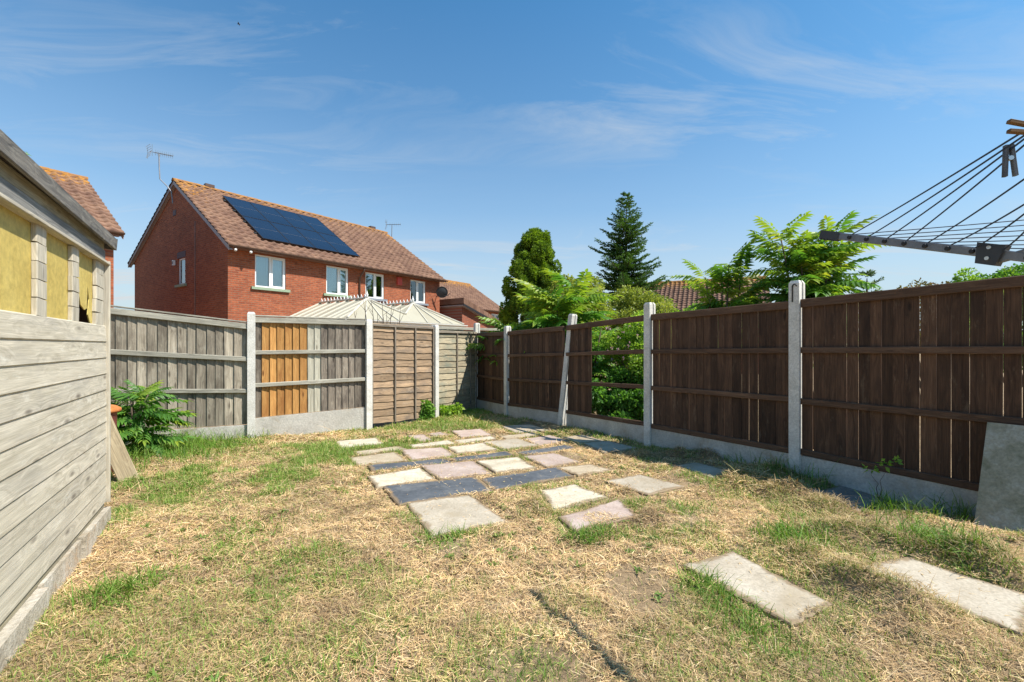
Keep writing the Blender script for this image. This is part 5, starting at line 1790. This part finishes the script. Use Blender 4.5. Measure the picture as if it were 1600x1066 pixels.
# ------------------------------------------------------------------ rotary clothes line
K = 0.94
tip = Vector((1.45 * K, 2.10 * K, CAM_Z + 0.514 * K))
inn = Vector((1.67 * K, 1.486 * K, CAM_Z + 0.2905 * K))
dirA = (inn - tip)
mastp = tip + dirA * 2.85
near_tip = Vector((0.70 * K, -0.22 * K, CAM_Z + 0.36))
far_tip = Vector((mastp.x + (mastp.x - near_tip.x) * 0.9, mastp.y + (mastp.y - near_tip.y) * 0.9, near_tip.z + 0.12))
airer = empty('rotary_clothes_line', (mastp.x, mastp.y, 0), 0, 'grey metal arm of a rotary clothes line with dark lines strung from it', 'clothes line')
MB().tube([(mastp.x, mastp.y, -0.1), (mastp.x, mastp.y, CAM_Z + 0.35)], 0.024, 12).build('mast', M['alu'], airer, smooth=True)
MB().lathe([(0.05, 0), (0.055, 0.01), (0.055, 0.09), (0.03, 0.11)], 16).build('hub', M['clamp'], airer, Matrix.Translation((mastp.x, mastp.y, mastp.z - 0.06)), True)
ad = dirA.normalized()
side = ad.cross(Vector((0, 0, 1))).normalized()
for nm, tp in (('arm', tip), ('arm', near_tip), ('arm', far_tip)):
    plank(nm, tp, mastp, 0.029, 0.016, (mastp - tp).cross(Vector((0, 0, 1))), M['alu'], airer)
Lh = (inn - tip).length
armup = side.cross(ad)
# end cap with serrated top
cap = MB()
ec = frame_M(tip - ad * 0.02, ad, side)
cap.box((0, 0, 0.04), (0.033, 0.020, 0.085))
for j in range(6):
    cap.box((-0.018, 0, 0.004 + j * 0.014), (0.008, 0.018, 0.008))
cap.build('end_cap', M['clamp'], airer, ec)
holes = [0.115 + 0.0735 * k for k in range(9)]
grom = []
for h in holes:
    p = tip + ad * h * K
    grom.append(p)
    MB().lathe([(0.0065, -0.014), (0.0085, -0.011), (0.0085, 0.011), (0.0065, 0.014)], 10).build('grommet', M['black'], airer, frame_M(p, side, ad))
clampM = frame_M(tip + ad * (Lh * 0.862), ad, side)
MB().slabp([(-0.036, -0.016, -0.012), (0.030, -0.016, -0.028), (0.030, -0.016, 0.045), (-0.036, -0.016, 0.040)], (0, -1, 0), 0.034).build('strut_clamp', M['clamp'], airer, clampM)
MB().lathe([(0.006, -0.022), (0.006, 0.022)], 10).build('rivet', M['steel'], airer, clampM @ Matrix.Translation((-0.016, 0, 0.014)) @ Matrix.Rotation(R(90), 4, 'X'))
MB().lathe([(0.006, -0.022), (0.006, 0.022)], 10).build('rivet', M['steel'], airer, clampM @ Matrix.Translation((0.018, 0, 0.008)) @ Matrix.Rotation(R(90), 4, 'X'))
st0 = clampM @ Vector((-0.02, 0, 0.03))
plank('strut', st0, Vector((mastp.x, mastp.y, mastp.z + 0.62)), 0.022, 0.014, side, M['alu'], airer)


def line(a, b, sag, r=0.0023, via=None):
    pts = []
    legs = [(a, b)] if via is None else [(a, via), (via, b)]
    for p0, p1 in legs:
        for k in range(12):
            t = k / 11
            pts.append(p0.lerp(p1, t) - Vector((0, 0, sag * 4 * t * (1 - t))))
    pts = [p for n_, p in enumerate(pts) if n_ == 0 or (p - pts[n_ - 1]).length > 1e-5]
    MB().tube(pts, r, 5).build('washing_line', M['cord'], airer)
    return pts


line_pts = []
nd_ = (mastp - near_tip)
fd_ = (mastp - far_tip)
nlen = [0.0, 0.03, 0.06, 0.10, 0.30, 0.44, 0.50, 0.62, 0.66]
pinch = [201, 208, 213, 222, 276, 316, 330, 357, 364]
for k, g in enumerate(grom):
    g2 = g + armup * 0.012
    line_pts.append(line(g2, near_tip + nd_ * nlen[k] * 0.9, 0.004, via=at(1606, pinch[k], 0.95 + 0.035 * k)))
    if k < 7:
        line(g2, far_tip + fd_ * (0.06 + 0.085 * k), 0.015, 0.0018)


def peg(c, along, spread_dir, mat, label):
    root = empty('clothes_peg', c, 0, label, 'clothes peg', 'clothes pegs left on the line')
    al = Vector(along).normalized()
    sp = Vector(spread_dir).normalized()
    nrm_ = al.cross(sp)
    for sg in (-1, 1):
        a0, a1 = c + sp * sg * 0.005 - al * 0.032, c + sp * sg * 0.010 + al * 0.042
        b = plank('prong', a0, a1, 0.0075, 0.011, nrm_, mat, root)
    MB().tube([c + nrm_ * -0.007, c + nrm_ * 0.007], 0.0055, 8).build('spring', M['steel'], root)


M['peg_grey'] = wood('grey_peg', (0.10, 0.11, 0.12), (0.17, 0.18, 0.19), (0.06, 0.06, 0.06), 0.4)
M['peg_brown'] = wood('brown_peg', (0.12, 0.065, 0.03), (0.24, 0.14, 0.06), (0.07, 0.04, 0.02), 0.4)


def on_line(pts, px):
    for a, b in zip(pts, pts[1:]):
        if a.y > 0.15 and b.y > 0.15:
            xa, xb = 800 + F * a.x / a.y, 800 + F * b.x / b.y
            if (xa - px) * (xb - px) <= 0:
                return a.lerp(b, (px - xa) / (xb - xa))
    return pts[6].copy()


pg = on_line(line_pts[2], 1577)
peg(pg + Vector((0, 0, -0.020)), (0.05, 0, -1), (1, -0.3, 0), M['peg_grey'], 'grey wooden clothes peg hanging straight down from the lines')
pb = at(1612, 202, 0.93)
peg(pb, (-1, 0.15, 0.22), (0, 0, 1), M['peg_brown'], 'brown wooden clothes peg lying sideways at the photo edge')

# bird
bird_c = at(373, 38, 60)
bm_ = MB()
bm_.tube([(-0.20, 0, 0), (-0.10, 0, 0.02), (0.0, 0, 0.02), (0.12, 0, 0.01), (0.22, 0, 0.02)], [0.012, 0.05, 0.062, 0.045, 0.012], 8)
for sg in (-1, 1):
    bm_.add([(0.08, sg * 0.03, 0.03), (0.06, sg * 0.22, 0.10), (-0.02, sg * 0.42, 0.02), (-0.05, sg * 0.22, 0.08), (-0.06, sg * 0.03, 0.02)], [(0, 1, 3, 4), (1, 2, 3)])
bd = bm_.build('bird', M['black'], None, Matrix.Translation(bird_c) @ Matrix.Rotation(R(15), 4, 'Z'), True)
tag(bd, 'tiny dark bird flying high in the blue sky', 'bird')

# ------------------------------------------------------------------ lawn: dry cut grass, green blades
M['straw'] = leaf_mat('straw', None, None, trans=0.12, rough=0.75, attr=True, spec=0.15)
M['blade'] = leaf_mat('grass_blade', None, None, trans=0.30, rough=0.55, attr=True, spec=0.25)


def scatter(n, ymin, ymax, xlo=-5.6, xhi=4.4):
    x = RNG.uniform(xlo, xhi, n)
    y = RNG.uniform(ymin, ymax, n)
    k = in_poly(x, y, YARD) & (np.abs(x) < y * 1.22 + 0.5)
    return x[k], y[k]


def blades(x, y, z, L, Wd, pitch, col, bend=0.35, seg=2, az=None):
    """narrow bent strips; pitch = angle above the ground"""
    n = len(x)
    az = RNG.uniform(0, 2 * math.pi, n) if az is None else az
    P0 = np.stack([x, y, z], -1)
    hd_ = np.stack([np.cos(az), np.sin(az), np.zeros(n)], -1)
    sd_ = np.stack([-np.sin(az), np.cos(az), np.zeros(n)], -1)
    tw_ = RNG.uniform(-0.6, 0.6, n)[:, None]
    sd_ = sd_ + np.array([0, 0, 1.0]) * tw_
    P, rows = P0, []
    ang = pitch.copy()
    for s in range(seg + 1):
        w = Wd * (1 - 0.75 * s / seg) * 0.5
        rows.append(P - sd_ * w[:, None])
        rows.append(P + sd_ * w[:, None])
        step = (L / seg)[:, None]
        P = P + hd_ * step * np.cos(ang)[:, None] + np.array([0, 0, 1.0]) * step * np.sin(ang)[:, None]
        ang = ang - bend * RNG.uniform(0.3, 1.7, n)
    V = np.stack(rows, 1)
    k = 2 * (seg + 1)
    Fs = []
    b = np.arange(n)[:, None] * k
    for s in range(seg):
        Fs.append(b + np.array([[2 * s, 2 * s + 1, 2 * s + 3, 2 * s + 2]]))
    C = np.repeat(col, k, 0)
    return V.reshape(-1, 3), np.concatenate(Fs), C


def pick(cols, n, w=None):
    c = np.array(cols)
    i = RNG.choice(len(c), n, p=w)
    return c[i] * RNG.uniform(0.75, 1.2, (n, 1))


STRAW = [(0.74, 0.52, 0.285), (0.65, 0.435, 0.225), (0.84, 0.64, 0.39), (0.53, 0.34, 0.175), (0.58, 0.47, 0.19), (0.29, 0.175, 0.09)]
GREEN = [(0.17, 0.29, 0.045), (0.24, 0.35, 0.065), (0.115, 0.215, 0.035), (0.36, 0.38, 0.11)]


def join(parts):
    Vs, Fs, Cs, o = [], [], [], 0
    for V, Fq, C in parts:
        Vs.append(V)
        Fs.append(Fq + o)
        Cs.append(C)
        o += len(V)
    return np.concatenate(Vs), np.concatenate(Fs), np.concatenate(Cs)


straw_parts, blade_parts = [], []
# density bands: near, middle, far  (ymin, ymax, straws per m2, width, length, blades per m2)
for y0, y1, dens, w0, l0, gd in ((1.0, 2.4, 14000, 0.0027, 0.040, 12000), (2.4, 3.9, 10500, 0.0036, 0.044, 11500), (3.9, 6.2, 7000, 0.0052, 0.052, 8000), (6.2, 11, 3600, 0.0085, 0.08, 3600)):
    area = (y1 - y0) * 10.0
    x, y = scatter(int(dens * area), y0, y1)
    gm_ = green_mask(x, y)
    bare = smooth01((vnoise(x, y, 1.9, 41) - 0.70) / 0.10) * smooth01((x + 1.6) / 0.8)
    ins = slab_sd(x, y)
    # keep straw off the stones apart from wisps near their edges
    heap0 = np.zeros(len(x))
    for c, r, h in HEAPS:
        heap0 = np.maximum(heap0, np.exp(-((x - c.x) ** 2 + (y - c.y) ** 2) / (r * r) * 1.0))
    keep = (RNG.random(len(x)) > 0.9 * bare * (1 - heap0)) & ((ins < 0.09 * (vnoise(x, y, 6.0, 47) - 0.52)) | (RNG.random(len(x)) < 0.02))
    heap = np.zeros(len(x))
    for c, r, h in HEAPS:
        heap = np.maximum(heap, np.exp(-((x - c.x) ** 2 + (y - c.y) ** 2) / (r * r) * 1.6))
    rose = slab_geo[28][0].mean(0)
    keep |= (ins > 0) & (np.hypot(x - rose[0] - 0.02, y - rose[1] + 0.11) < 0.16) & (RNG.random(len(x)) < 0.7)
    x, y, gm_, ins, heap = x[keep], y[keep], gm_[keep], ins[keep], heap[keep]
    n = len(x)
    z = np.where(ins > 0, g0(x, y) + 0.011, H(x, y)) + RNG.uniform(-0.004, 0.014, n) * (ins < 0.01) + heap * RNG.uniform(0, 0.05, n)
    col = pick(STRAW, n, [0.23, 0.25, 0.13, 0.18, 0.11, 0.10])
    col = col * (1 - 0.25 * gm_[:, None]) + np.array([0.36, 0.36, 0.10]) * 0.25 * gm_[:, None]
    patch = (0.74 + 0.34 * vnoise(x, y, 1.7, 44) + 0.5 * (vnoise(x, y, 7.0, 45) - 0.4)) * (1 - 0.30 * heap)
    col *= patch[:, None]
    L = l0 * np.where(ins > -0.07, 0.55, 1.0) * RNG.uniform(0.35, 1.5, n) * np.where(RNG.random(n) < 0.04, 2.6, 1.0)
    pitch = np.abs(RNG.normal(0.10, 0.25, n)) + heap * RNG.uniform(0, 0.5, n)
    V, Fq, C = blades(x, y, z, L, w0 * RNG.uniform(0.6, 1.3, n), pitch, col, bend=0.22, seg=2)
    straw_parts.append((V, Fq, C))
    # short green blades
    x, y = scatter(int(gd * area), y0, y1)
    gm_ = green_mask(x, y)
    ins = slab_sd(x, y)
    keep = (RNG.random(len(x)) < gm_ * 0.95) & (ins < 0.01)
    x, y, gm_ = x[keep], y[keep], gm_[keep]
    n = len(x)
    col = pick(GREEN, n, [0.34, 0.30, 0.16, 0.20])
    L = 0.032 * RNG.uniform(0.5, 1.7, n) * (0.8 + 0.6 * gm_) * (1 + 0.05 * y)
    blade_parts.append(blades(x, y, H(x, y) - 0.004, L, w0 * 1.15 * RNG.uniform(0.7, 1.4, n), RNG.uniform(0.45, 1.5, n), col, bend=0.45, seg=2))

# tufts of longer green grass: pixel, radius, blades, length
TUFTS = [(690, 838, .10, 260, .10), (720, 836, .08, 160, .07), (915, 838, .10, 240, .09), (945, 832, .10, 220, .08), (905, 843, .07, 150, .08), (180, 935, .10, 260, .13), (205, 925, .10, 160, .09),
         (1235, 845, .14, 320, .17), (1260, 850, .12, 200, .13), (1110, 915, .10, 220, .12), (1130, 935, .12, 220, .10), (1180, 985, .12, 240, .09), (1165, 975, .10, 150, .08), (1060, 800, .12, 160, .07),
         (1080, 795, .12, 160, .07), (1000, 790, .10, 150, .08), (1400, 800, .16, 240, .17), (1345, 790, .14, 200, .14), (1440, 850, .16, 280, .17), (1480, 852, .16, 260, .15), (1510, 885, .12, 180, .12),
         (1300, 772, .14, 160, .13), (1170, 722, .16, 200, .20), (1220, 745, .14, 160, .18), (1410, 770, .10, 90, .26), (1505, 812, .12, 160, .22), (1270, 752, .10, 90, .2), (1320, 765, .1, 90, .24),
         (1545, 930, .12, 140, .09), (480, 865, .10, 160, .07), (395, 825, .16, 260, .07), (350, 850, .18, 260, .06), (560, 1040, .12, 180, .06), (1010, 720, .10, 100, .08),
         (430, 665, .22, 320, .14), (400, 680, .25, 360, .17), (330, 690, .3, 420, .22), (285, 700, .35, 620, .27), (240, 705, .35, 620, .26), (215, 720, .3, 420, .22), (300, 712, .3, 420, .18), (360, 690, .3, 360, .16),
         (180, 745, .22, 260, .16), (500, 668, .2, 200, .09), (560, 660, .2, 200, .09), (620, 660, .25, 320, .08), (700, 662, .3, 320, .07), (890, 668, .1, 100, .10), (910, 673, .16, 140, .08), (1010, 692, .12, 90, .1), (850, 655, .12, 90, .09), (800, 650, .15, 90, .08), (640, 650, .2, 220, .09)]
for px, py, r, nb_, L0 in TUFTS:
    c = G(px, py)
    a = RNG.uniform(0, 2 * math.pi, nb_)
    q = RNG.random(nb_) ** 0.75 * r * 1.7
    x, y = c.x + q * np.cos(a), c.y + q * np.sin(a)
    k = in_poly(x, y, YARD) & (slab_sd(x, y) < 0.01)
    x, y = x[k], y[k]
    n = len(x)
    if n == 0:
        continue
    col = pick([(0.13, 0.25, 0.03), (0.19, 0.31, 0.045), (0.085, 0.17, 0.025), (0.27, 0.33, 0.08)], n, [0.36, 0.3, 0.2, 0.14])
    blade_parts.append(blades(x, y, H(x, y) - 0.005, L0 * RNG.uniform(0.30, 1.30, n), (0.0034 + 0.0006 * y) * RNG.uniform(0.7, 1.4, n), RNG.uniform(0.75, 1.55, n), col, bend=0.38, seg=3)[:3])

# small broad-leaved weeds
wx, wy = scatter(2600, 1.2, 8.0)
kk = (slab_sd(wx, wy) < -0.02) & (vnoise(wx, wy, 1.5, 61) > 0.52)
wx, wy = wx[kk][:520], wy[kk][:520]
rep_ = 11
X = np.repeat(wx, rep_) + RNG.normal(0, 0.012, len(wx) * rep_)
Yw = np.repeat(wy, rep_) + RNG.normal(0, 0.012, len(wy) * rep_)
nw = len(X)
blade_parts.append(blades(X, Yw, H(X, Yw) + 0.008, 0.026 * RNG.uniform(0.6, 1.5, nw), 0.011 * RNG.uniform(0.7, 1.3, nw), RNG.uniform(0.1, 0.8, nw), pick([(0.10, 0.20, 0.035), (0.16, 0.26, 0.05), (0.22, 0.28, 0.07)], nw), bend=0.3, seg=2))

V, Fq, C = join(straw_parts)
so = obj('dry_grass', np_mesh('dry_grass', V, Fq, M['straw'], C))
tag(so, 'dry cut grass and straw lying over the lawn', 'grass', kind='stuff')
V, Fq, C = join(blade_parts)
bo = obj('green_grass', np_mesh('green_grass', V, Fq, M['blade'], C))
tag(bo, 'short green grass and tufts growing through the dry lawn', 'grass', kind='stuff')

# low weeds at the foot of the lap fence
leafy('weed_plant', (-1.28, 9.35, -0.12), rand_lobes(16, 0, 0, 0.05, 0.22, 0.22, 0.14, 0.05, 0.10, 71, lambda t: 1.0), 'shrub', 'low bright weed at the foot of the shadowed lap fence post', 'weed', 420, 0.06, 0.035, stem_r=0.006, stems=3, seed=71)
leafy('weed_plant', (-1.66, 8.85, -0.10), rand_lobes(12, 0, 0, 0.05, 0.34, 0.08, 0.08, 0.05, 0.08, 72, lambda t: 1.0), 'darkleaf', 'narrow dark weed climbing in front of the shadowed lap fence post', 'weed', 420, 0.055, 0.035, stem_r=0.006, stems=3, seed=72)
leafy('weed_plant', tuple(G(1322, 790) - FN * 0.38 + Vector((0.1, -0.05, 0.02))), [((-0.10, 0, 0.24), 0.03), ((0.02, 0, 0.27), 0.035), ((0.10, 0.0, 0.29), 0.03)], 'shrub', 'small bright bramble sprig against the biggest brown panel', 'weed', 320, 0.036, 0.024, stem_r=0.003, stems=2, seed=73)
